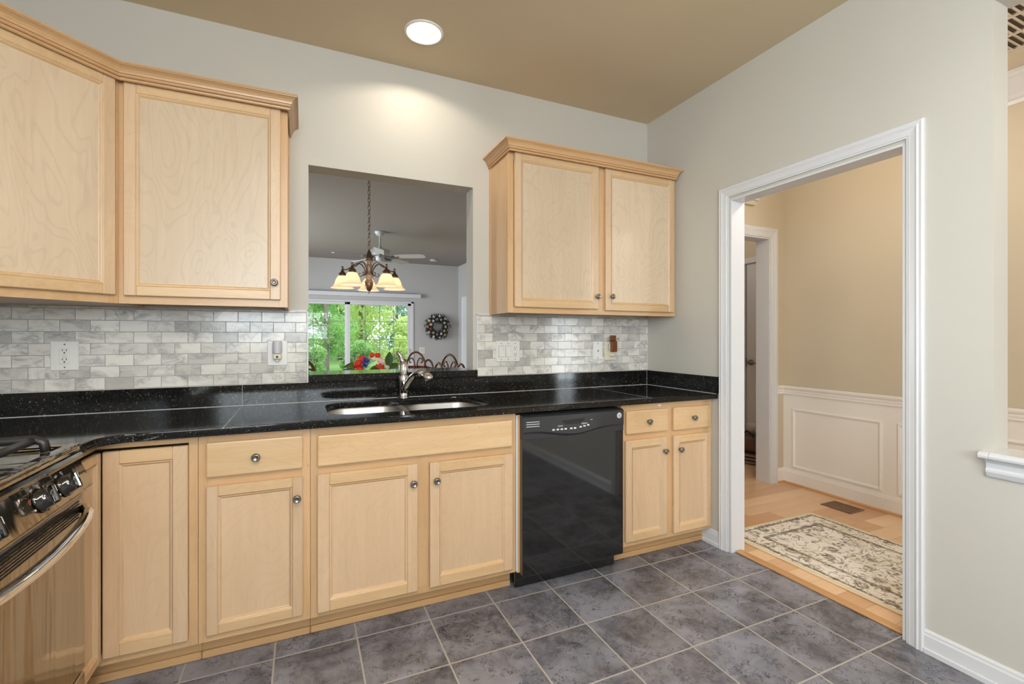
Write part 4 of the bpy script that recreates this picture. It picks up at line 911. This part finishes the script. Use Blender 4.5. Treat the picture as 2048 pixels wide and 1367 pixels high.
t = thing('added_fill_pendant', 'added pendant for fill light, behind the camera', 'light', (-2.2, -3.6, CE))  # unseen pendant, added to lift the ceiling and upper walls
bm = bmesh.new(); lathe(bm, [(0, -.0005), (.06, -.0005), (.06, -.02), (.01, -.025), (.008, -.24), (.04, -.245), (.04, -.27), (0, -.27)], t.location, n=20); obj('stem', bm, 'nickel', t)
light('added_fill_bulb', 'POINT', (-2.2, -3.6, CE-.42), (0, 0, 0), FILL_BULB_POWER, (1, .965, .90), .12)
# hall and foyer lamps, added vestibule fill
t = thing('hall_lamp', 'small pendant lamp in the hall, above the top of the doorway', 'light', (.5, -1.0, CE))
bm = bmesh.new(); lathe(bm, [(0, -.0005), (.05, -.0005), (.05, -.02), (.008, -.025), (.006, -.28), (.03, -.285), (.03, -.31), (0, -.31)], t.location, n=20); obj('stem', bm, 'bronze', t)
light('hall_lamp_bulb', 'POINT', (.5, -1.0, 2.40), (0, 0, 0), 18, (1, .85, .69), .06)
light('foyer_lamp_bulb', 'POINT', (1.9, -3.0, CE-.3), (0, 0, 0), 20, (1, .93, .84), .1)
light('vestibule_fill', 'POINT', (1.3, .95, 2.45), (0, 0, 0), 7, (1, .9, .82), .08)  # bare light without a fixture, added to brighten the vestibule

# ------------------------------------------------------------------ hall rug and things by the vestibule door
bm = bmesh.new(); bx(bm, -.42, .42, -.95, .95, 0, .009, bev=.003, seg=2); o = obj('rug', bm, 'rug'); o.location = (.607, -1.462, 0); tag(o, 'ivory and olive floral rug lying on the hall floor', 'rug')
t = thing('handbag', 'brown slouchy bag on the vestibule floor by the door', 'bag', (1.86, .63, .1))
def blob(bm, c, r, seed, n=16, m_=9, amp=.12):
    rnd = random.Random(seed); ph = [rnd.uniform(0, 6.28) for _ in range(6)]
    rings = []
    for i in range(m_+1):
        th = math.pi*i/m_; ring = []
        for j in range(n):
            a = 2*math.pi*j/n; k = 1+amp*math.sin(3*a+ph[0]+2*th)+amp*.6*math.sin(5*a+ph[1])*math.sin(2*th+ph[2])
            s = abs(math.sin(th))**.6; ring.append(bm.verts.new((c[0]+r[0]*k*s*math.cos(a), c[1]+r[1]*k*s*math.sin(a), c[2]+r[2]*math.copysign(abs(math.cos(th))**.6, math.cos(th)))))
        rings.append(ring)
    for a, b in zip(rings, rings[1:]):
        for j in range(n):
            try: bm.faces.new([a[j], a[(j+1) % n], b[(j+1) % n], b[j]]).smooth = True
            except ValueError: pass
bm = bmesh.new(); blob(bm, (1.86, .62, .19), (.12, .15, .085), 3); obj('pouch', bm, 'brownbag', t)
bm = bmesh.new(); tube(bm, [(1.80, .55, .25), (1.78, .56, .29), (1.79, .62, .31), (1.80, .68, .29), (1.82, .70, .25)], .01); obj('strap', bm, 'blackcloth', t)
bm = bmesh.new()
for i, z in enumerate((.016, .048, .08)): blob(bm, (1.86+.01*i, .62, z), (.15, .19, .0155), 10+i, amp=.05)
o = obj('folded_blanket', bm, 'greycloth', origin=(1.86, .62, 0)); tag(o, 'taupe folded cloth stack under the brown bag', 'cloth')
bm = bmesh.new(); blob(bm, (1.93, .64, .33), (.07, .1, .05), 21); o = obj('cloth_bundle', bm, 'whitecloth', origin=(1.93, .64, .3)); tag(o, 'white crumpled cloth on top of the brown bag', 'cloth')

# ------------------------------------------------------------------ chandelier
chx, chy = -1.748, 1.482
t = thing('chandelier', 'five-light bronze chandelier with glowing bell shades over the dining table', 'chandelier', (chx, chy, 1.62))
def LZ(bm, prof, n=20): lathe(bm, prof, (chx, chy, 0), n=n)
bm = bmesh.new(); LZ(bm, [(0, CE-.03), (.03, CE-.03), (.06, CE-.012), (.062, CE-.0005), (0, CE-.0005)]); obj('ceiling_canopy', bm, 'bronze', t)
bm = bmesh.new(); z = 2.0; i = 0
while z < CE-.03:
    c0 = Vector((chx, chy, z+.021)); h = R(90*(i % 2)+20)
    tube(bm, [c0+Vector((math.cos(h)*.0105*math.cos(R(a)), math.sin(h)*.0105*math.cos(R(a)), .0205*math.sin(R(a)))) for a in range(0, 360, 36)], .0028, n=5, closed=True); z += .0335; i += 1
obj('chain', bm, 'bronze', t)
bm = bmesh.new(); LZ(bm, [(0, 2.005), (.006, 2.0), (.012, 1.985), (.024, 1.955), (.032, 1.925), (.034, 1.91), (0, 1.908)]); obj('cap', bm, 'bronze', t)
bm = bmesh.new(); LZ(bm, [(.0, 1.908), (.032, 1.907), (.03, 1.90), (.022, 1.885), (.024, 1.865), (.032, 1.858), (.03, 1.85), (.024, 1.84), (.026, 1.80), (.034, 1.79), (.04, 1.78), (.036, 1.765), (.026, 1.745), (.03, 1.735), (.04, 1.727), (.036, 1.72), (.03, 1.715), (0, 1.715)]); obj('column', bm, 'ivorymetal', t)
bm = bmesh.new(); LZ(bm, [(.034, 1.7145), (.034, 1.70), (.028, 1.672), (.016, 1.65), (.007, 1.642), (.009, 1.636), (.007, 1.628), (0, 1.625)]); obj('finial', bm, 'bronze', t)
for k in range(5):
    a = R(-98+36+72*k+2); ca, sa = math.cos(a), math.sin(a)
    def P_(r, z): return (chx+ca*r, chy+sa*r, z)
    bm = bmesh.new(); tube(bm, [P_(.03, 1.80), P_(.04, 1.84), P_(.065, 1.875), (P_(.1, 1.885)), P_(.135, 1.868), P_(.165, 1.845), P_(.195, 1.83), P_(.22, 1.832), P_(.228, 1.845)], .0055, n=8)
    tube(bm, [P_(.03, 1.80), P_(.05, 1.782), P_(.075, 1.772), P_(.09, 1.785), P_(.082, 1.80), P_(.07, 1.795)], .004, n=6); arm = obj('arm', bm, 'bronze', t)
    bm = bmesh.new(); lathe(bm, [(0, 1.86), (.008, 1.857), (.011, 1.848), (.007, 1.838), (.01, 1.83), (.013, 1.815), (.028, 1.80), (.034, 1.785), (.034, 1.775), (0, 1.775)], P_(.228, 0)); obj('socket', bm, 'bronze', arm)
    bm = bmesh.new(); lathe(bm, [(.033, 1.776), (.042, 1.765), (.055, 1.74), (.062, 1.715), (.07, 1.695), (.088, 1.678), (.097, 1.672), (.094, 1.6715), (.067, 1.693), (.058, 1.715), (.051, 1.738), (.03, 1.77)], P_(.228, 0), n=28); obj('shade', bm, 'shade', arm)
    bm = bmesh.new(); lathe(bm, [(0, 1.775), (.012, 1.765), (.02, 1.735), (.022, 1.72), (.014, 1.702), (0, 1.697)], P_(.228, 0)); obj('bulb', bm, 'bulb', arm)
    light('chandelier_bulb_light', 'POINT', P_(.228, 1.688), (0, 0, 0), 1.5, (1, .74, .50), .008)

# ------------------------------------------------------------------ ceiling fan
fnx, fny = -1.24, 4.32
t = thing('ceiling_fan', 'white five-blade ceiling fan behind the chandelier', 'ceiling fan', (fnx, fny, 2.4))
def LF(bm, prof, n=28): lathe(bm, prof, (fnx, fny, 0), n=n)
bm = bmesh.new(); LF(bm, [(0, CE-.0005), (.075, CE-.0005), (.075, CE-.01), (.065, CE-.03), (.045, CE-.055), (.02, CE-.06), (0, CE-.06)]); obj('canopy', bm, 'fanwhite', t)
bm = bmesh.new(); LF(bm, [(.013, CE-.06), (.013, 2.58), (.022, 2.57), (.03, 2.545), (0, 2.545)], 16); obj('downrod', bm, 'fanwhite', t)
bm = bmesh.new(); LF(bm, [(0, 2.548), (.03, 2.545), (.12, 2.525), (.14, 2.51), (.14, 2.445), (.125, 2.43), (.07, 2.428), (0, 2.428)]); obj('motor', bm, 'fanwhite', t)
bm = bmesh.new(); LF(bm, [(.07, 2.4275), (.06, 2.40), (.06, 2.375), (.045, 2.36), (0, 2.358)]); obj('switch_housing', bm, 'fanwhite', t)
bm = bmesh.new()
for k in range(24):
    a = 2*math.pi*k/24; bx(bm, fnx+.1*math.cos(a)-.008, fnx+.1*math.cos(a)+.008, fny+.1*math.sin(a)-.008, fny+.1*math.sin(a)+.008, 2.424, 2.4278)
obj('vent_ring', bm, 'fandark', t)
for k in range(5):
    a = R(-100+72*k); mt = Matrix.Translation((fnx, fny, 2.425))@Matrix.Rotation(a, 4, 'Z')
    bm = bmesh.new(); pl = Matrix.Translation((.0, 0, -.005))@Matrix.Rotation(R(-13), 4, 'X')
    outl = [(.22, -.055), (.3, -.062), (.6, -.07), (.65, -.06), (.665, -.03), (.665, .03), (.65, .06), (.6, .07), (.3, .062), (.22, .055)]
    prism(bm, outl, lambda p, q: (mt@pl)@Vector((p[0], p[1], q*.006))); b = obj('blade', bm, 'fanwhite', t)
    bm = bmesh.new(); tube(bm, [mt@Vector((.09, 0, .0)), mt@Vector((.14, 0, -.02)), mt@Vector((.19, .01, -.012)), mt@Vector((.24, .02, -.012)), mt@Vector((.27, .0, -.014))], [.012, .016, .02, .014, .01], n=8); obj('blade_iron', bm, 'fandark', b)

# ------------------------------------------------------------------ wreath
wx, wz = .336, 1.472; t = thing('wreath', 'dark green wreath with pastel flowers on the grey far wall', 'wreath', (wx, FY, wz))
bm = bmesh.new(); rnd = random.Random(5)
tube(bm, [(wx+.19*math.cos(R(a)), FY-.05, wz+.19*math.sin(R(a))) for a in range(0, 360, 15)], .05, n=8, closed=True)
for i in range(650):
    a = rnd.uniform(0, 6.283); r = .19+max(-.09, min(.085, rnd.gauss(0, .045))); d = Vector((rnd.gauss(0, 1), rnd.gauss(0, 1), rnd.gauss(0, 1))).normalized(); c = Vector((wx+r*math.cos(a), FY-.06-abs(rnd.gauss(0, .03)), wz+r*math.sin(a)))
    e1 = d*.03; e2 = d.cross(Vector((.3, 1, .2))).normalized()*.012
    pts = [c-e1, c+e2, c+e1, c-e2]
    for p in pts: p.y = min(p.y, FY-.002)
    bm.faces.new([bm.verts.new(p) for p in pts])
obj('foliage', bm, 'wreath', t)
def bloom_bm(c, r, d, seed, petals=12, layers=2):
    rnd = random.Random(seed); bm = bmesh.new(); d = Vector(d).normalized(); q = Vector((0, 0, 1)).rotation_difference(d); c = Vector(c)
    for L_ in range(layers):
        for k in range(petals):
            a = 2*math.pi*k/petals+L_*.4+rnd.uniform(-.1, .1); rr = r*(1-.3*L_); up = .25+.45*L_
            w = 2.6*rr/petals
            loc = [(0, 0, .1*rr), (.6*rr*math.cos(a-w/rr*.8), .6*rr*math.sin(a-w/rr*.8), up*rr*.6), (rr*math.cos(a), rr*math.sin(a), up*rr*rnd.uniform(.7, 1.2)), (.6*rr*math.cos(a+w/rr*.8), .6*rr*math.sin(a+w/rr*.8), up*rr*.6)]
            vs = [bm.verts.new(c+q@Vector(p)) for p in loc]; bm.faces.new([vs[0], vs[1], vs[2]]); bm.faces.new([vs[0], vs[2], vs[3]])
    lathe(bm, [(0, .6*r), (.2*r, .5*r), (.25*r, .25*r), (0, .0)], c, axis=d, n=8)
    return bm
cols = ['peach', 'mauve', 'white', 'pink', 'peach', 'red', 'mauve', 'pink', 'white', 'peach']
for i in range(22):
    a = 2*math.pi*i/22; r = .19+(.035 if i % 2 else -.03)
    cl = 'red' if i == 12 else cols[i % 10] if cols[i % 10] != 'red' else 'pink'
    obj('bloom', bloom_bm((wx+r*math.cos(a), FY-.115, wz+r*math.sin(a)), .03+.01*rnd.random(), (.3*math.cos(a), -1, .3*math.sin(a)), 50+i, 7, 2), cl, t)

# ------------------------------------------------------------------ dining table, chairs, flowers
tcx, tcy = -1.74, 1.72
t = thing('dining_table', 'round cherry dining table behind the pass-through ledge', 'table', (tcx, tcy, 0))
bm = bmesh.new(); lathe(bm, [(0, .72), (.52, .72), (.56, .735), (.56, .75), (0, .752)], (tcx, tcy, 0), n=48); obj('tabletop', bm, 'cherry', t)
bm = bmesh.new(); lathe(bm, [(0, .06), (.07, .07), (.06, .2), (.09, .35), (.05, .5), (.06, .7), (.2, .7195), (0, .7195)], (tcx, tcy, 0)); obj('pedestal', bm, 'cherry', t)
for k in range(4):
    a = R(45+90*k); bm = bmesh.new(); tube(bm, [(tcx+math.cos(a)*.05, tcy+math.sin(a)*.05, .14), (tcx+math.cos(a)*.25, tcy+math.sin(a)*.25, .08), (tcx+math.cos(a)*.42, tcy+math.sin(a)*.42, .024)], [.04, .03, .022]); obj('foot', bm, 'cherry', t)
def arch(cx, hw, z0, zt, n=14, y=0.0): return [(cx+hw*math.cos(R(180-180*i/n)), y, z0+(zt-z0)*math.sin(R(180*i/n))) for i in range(n+1)]
def make_chair(label, loc, rz):
    """local: seat faces -y, back at y = +.2"""
    t = thing('dining_chair', label, 'chair', loc, rz, 'scroll-back dining chairs')
    yb = .2
    bm = bmesh.new(); r = .011
    tube(bm, arch(0, .118, .90, 1.085, y=yb), r); 
    tube(bm, [(-.2, yb-.02, .45), (-.205, yb, .85)]+arch(-.15, .055, .90, 1.0, y=yb)[1:12]+[(-.11, yb, .91)], r); tube(bm, [(.2, yb-.02, .45), (.205, yb, .85)]+[(-x, y, z) for x, y, z in arch(-.15, .055, .90, 1.0, y=yb)[1:12]]+[(.11, yb, .91)], r)
    tube(bm, [(-.118, yb, .9), (-.11, yb, .7), (-.1, yb-.02, .45)], r*.8); tube(bm, [(.118, yb, .9), (.11, yb, .7), (.1, yb-.02, .45)], r*.8)
    obj('back_frame', bm, 'brownmetal', t, world=False)
    for s in (-1, 1):
        pts = [(s*.008, yb, .87), (s*.012, yb, .93), (s*.022, yb, .985), (s*.045, yb, 1.02), (s*.07, yb, 1.015), (s*.082, yb, .99), (s*.072, yb, .968), (s*.056, yb, .972)]
        bm = bmesh.new(); tube(bm, pts, .0075, n=6); obj('scroll', bm, 'brownmetal', t, world=False)
    bm = bmesh.new(); prism(bm, [(-.2, .86), (-.1, .88), (0, .888), (.1, .88), (.2, .86), (.2, .915), (.12, .93), (0, .935), (-.12, .93), (-.2, .915)], lambda p, k: (p[0], yb+.012+k*.014, p[1])); obj('back_rail', bm, 'cherry', t, world=False)
    bm = bmesh.new(); bx(bm, -.21, .21, -.2, .19, .43, .47, bev=.015, seg=2); obj('seat', bm, 'cherry', t, world=False)
    for x in (-.18, .18):
        for y in (-.17, .17): bm = bmesh.new(); tube(bm, [(x, y, .43), (x*1.08, y*1.12, 0.004)], [.014, .011]); obj('leg', bm, 'brownmetal', t, world=False)
    return t
make_chair('scroll-back dining chair on the far side of the table, right of the faucet', (-1.24, 2.357, 0), R(-38))
make_chair('scroll-back dining chair turned sideways at the right end of the ledge', (-1.17, 1.53, 0), R(-62))
make_chair('dining chair showing only its curved shoulder at the left end of the ledge', (-2.13, 1.222, 0), R(139.5))

fl = thing('flower_arrangement', 'low arrangement of red, white and blue silk flowers on the dining table', 'flowers', (-1.76, 1.34, .752))
bm = bmesh.new(); lathe(bm, [(0, .7525), (.07, .7525), (.09, .80), (.095, .87), (.08, .91), (.085, .925), (.075, .92), (.07, .88), (0, .86)], (-1.76, 1.34, 0), n=28); obj('vase', bm, 'vase', fl)
def dome(c, r, seed, d):
    """layered round bloom"""
    rnd = random.Random(seed); bm = bmesh.new(); c = Vector(c); d = Vector(d).normalized(); q = Vector((0, 0, 1)).rotation_difference(d)
    blob(bm, (0, 0, 0), (r*.82, r*.82, r*.55), seed, 14, 8, .05)
    for L_ in range(4):
        n = 9-L_; ph = rnd.uniform(0, 6); th = R(78-L_*22)
        for k in range(n):
            a = 2*math.pi*k/n+ph; w = 3.6/n
            def pt(rr, aa, tt): return Vector((rr*math.sin(tt)*math.cos(aa), rr*math.sin(tt)*math.sin(aa), rr*.72*math.cos(tt)))
            g = [pt(r*.8, a, th+.3), pt(r*.96, a-w*.5, th), pt(r*1.06, a-w*.3, th-.28), pt(r*1.1, a, th-.36), pt(r*1.06, a+w*.3, th-.28), pt(r*.96, a+w*.5, th)]
            f = bm.faces.new([bm.verts.new(p) for p in g])
    bmesh.ops.transform(bm, matrix=Matrix.Translation(c)@q.to_matrix().to_4x4(), verts=bm.verts)
    return bm
for c, r, col, sd in (((-1.815, 1.40, 1.062), .042, 'red', 1), ((-1.855, 1.345, 1.03), .038, 'red', 2), ((-1.845, 1.315, .982), .042, 'red', 3), ((-1.69, 1.285, .99), .05, 'red', 4), ((-1.735, 1.40, 1.10), .026, 'red', 5), ((-1.69, 1.39, 1.098), .028, 'red', 6), ((-1.665, 1.34, 1.045), .04, 'pink', 7), ((-1.63, 1.29, 1.0), .024, 'white', 8), ((-1.725, 1.36, 1.065), .025, 'white', 9)):
    obj('flower', dome(c, r, sd, (c[0]+1.76, -.5, .8)), col, fl)
for c, r, sd in (((-1.79, 1.32, 1.05), .05, 11), ((-1.80, 1.33, 1.015), .036, 12)): obj('flower', bloom_bm(c, r, (.1, -.8, .6), sd, 14, 3), 'blue', fl)
def leaf(p, d, L_, w, droop=.15):
    p = Vector(p); d = Vector(d).normalized(); s = d.cross(Vector((.2, -.9, .4))).normalized(); n = s.cross(d)
    bm = bmesh.new(); rows = []
    for i in range(7):
        t = i/6; ww = w*math.sin(math.pi*min(1, t*.93+.05))**.8; c = p+d*(L_*t)-Vector((0, 0, droop*L_*t*t))
        rows.append([bm.verts.new(c-s*ww+n*ww*.25), bm.verts.new(c), bm.verts.new(c+s*ww+n*ww*.25)])
    for a, b in zip(rows, rows[1:]):
        for j in range(2): bm.faces.new([a[j], a[j+1], b[j+1], b[j]]).smooth = True
    return bm
for p, d, L_, w, dr_ in (((-1.86, 1.36, .96), (-1, .1, .25), .15, .035, .3), ((-1.86, 1.37, 1.0), (-.8, .2, .5), .13, .03, .5), ((-1.88, 1.33, .95), (-.9, -.2, .12), .13, .035, .3), ((-1.78, 1.27, .95), (-.5, -.5, .1), .12, .035, .3), ((-1.77, 1.29, .97), (.9, -.3, .45), .14, .034, .3), ((-1.76, 1.3, .96), (.5, -.6, .3), .12, .034, .2), ((-1.615, 1.33, 1.0), (.12, .0, 1), .13, .036, .0), ((-1.6, 1.3, .96), (.8, -.1, .4), .12, .028, .3), ((-1.6, 1.28, .94), (.9, .1, .2), .13, .03, .3), ((-1.7, 1.28, .93), (.3, -.8, .1), .1, .034, .3), ((-1.86, 1.32, .94), (-.6, -.6, .1), .11, .034, .2), ((-1.60, 1.36, .97), (.6, .3, .6), .12, .03, .2)):
    obj('leaf', leaf(p, d, L_, w, dr_), 'leafgreen', fl)

# ------------------------------------------------------------------ garden
struct('ground', boxes((-40, 40, FY+.2, 70, -.6, -.45)), 'paverlawn')
import numpy as np
def foliage_mesh(name, centers, radii, n, size, seed):
    rg = np.random.default_rng(seed); centers = np.array(centers); radii = np.array(radii)
    k = rg.choice(len(centers), n, p=radii[:, 0]**2/np.sum(radii[:, 0]**2)); d = rg.normal(size=(n, 3)); d /= np.linalg.norm(d, axis=1)[:, None]
    rr = rg.uniform(.25, 1, n)**.5; c = centers[k]+d*rr[:, None]*radii[k]
    a = rg.normal(size=(n, 3)); a[:, 2] -= .3; a /= np.linalg.norm(a, axis=1)[:, None]; b = np.cross(a, rg.normal(size=(n, 3))); b /= np.linalg.norm(b, axis=1)[:, None]
    s = size*rg.uniform(.6, 1.3, n)[:, None]
    v = np.stack([c-a*s, c+b*s*.45, c+a*s, c-b*s*.45], 1).reshape(-1, 3)
    me = bpy.data.meshes.new(name); me.from_pydata(v.tolist(), [], [[4*i, 4*i+1, 4*i+2, 4*i+3] for i in range(n)]); return me
GZ = -.45
def tree(label, x, y, h, w, mat, n, size, seed, trunk=.09, low=.3):
    t = thing('tree', label, 'tree', (x, y, GZ), group='garden trees beyond the glass door')
    rnd = random.Random(seed); bm = bmesh.new(); pts = []
    for i in range(8): pts.append((rnd.uniform(-.012, .012)*i, rnd.uniform(-.012, .012)*i, h*.85*i/7))
    tube(bm, pts, [trunk*(1-.1*i) for i in range(8)], n=10); cs = []; rs = []
    for i in range(16):
        z = h*(low+(1-low)*(i+.5)/16); a = rnd.uniform(0, 6.28); r = w*.55*math.sin(math.pi*(.18+.72*(i+.5)/16))*rnd.uniform(.5, 1.2); c = (r*math.cos(a), r*math.sin(a), z)
        cs.append(c); q = w*rnd.uniform(.3, .5); rs.append((q, q, q*.75)); tube(bm, [(0, 0, max(.2, z-h*.16)), (c[0]*.5, c[1]*.5, z-h*.05), c], [trunk*.35, trunk*.22, .01], n=6)
    obj('trunk', bm, 'bark', t, world=False); obj('foliage', foliage_mesh('foliage', cs, rs, n, size, seed), mat, t)
    return t
TR = [('yellow-green tree with a grey trunk behind the left glass panel', -1.5, 15.5, 6.4, 1.75, 'leaf_m', 6000, .085, 1, .12, .2),
      ('bright yellow-green tree behind the middle of the glass door', .2, 20.0, 7.5, 2.2, 'leaf_y', 7000, .10, 2, .10, .12),
      ('tall blue-green tree farther back behind the right glass panel', 3.0, 26.2, 8.5, 2.8, 'leaf_b', 5200, .14, 3, .14, .1),
      ('mid green tree at the far left beyond the glass door', -4.9, 19.6, 7.5, 2.2, 'leaf_m', 6000, .11, 4, .12, .15),
      ('blue-green tree far behind the grey-trunked tree', -3.5, 27.0, 9.5, 2.9, 'leaf_b', 8000, .14, 5, .16, .08),
      ('widest green tree at the back of the garden', .3, 34.5, 9.0, 4.0, 'leaf_m', 8000, .18, 6, .18, .08)]
for a in TR: tree(*a)
def shrub(label, x, y, h, w, mat, n, size, seed):
    t = thing('shrub', label, 'shrub', (x, y, GZ), group='garden shrubs beyond the glass door'); rnd = random.Random(seed); bm = bmesh.new(); cs = []; rs = []
    for i in range(12):
        a = rnd.uniform(0, 6.28); r = w*rnd.uniform(.1, .7); z = h*rnd.uniform(.25, .85); c = (r*math.cos(a), r*math.sin(a), z); cs.append(c); q = w*rnd.uniform(.3, .5); rs.append((q, q, min(q, z*.9))); tube(bm, [(c[0]*.2, c[1]*.2, 0), c], [.025, .008], n=6)
    obj('stems', bm, 'bark', t, world=False); obj('foliage', foliage_mesh('foliage', cs, rs, n, size, seed), mat, t)
SH = [('light green shrub at the lower right of the glass door', .5, 12.3, 1.9, .62, 'leaf_y', 5000, .05, 31), ('bright green shrub in the middle below the yellow-green tree', -.8, 12.3, 1.7, .52, 'leaf_m', 4500, .05, 32),
      ('mid green shrub left of the grey tree trunk', -2.2, 12.4, 1.7, .6, 'leaf_m', 4500, .05, 33), ('tall green shrub at the right edge of the glass door', 1.95, 15.6, 2.9, 1.1, 'leaf_y', 7000, .07, 35)]
for a in SH: shrub(*a)
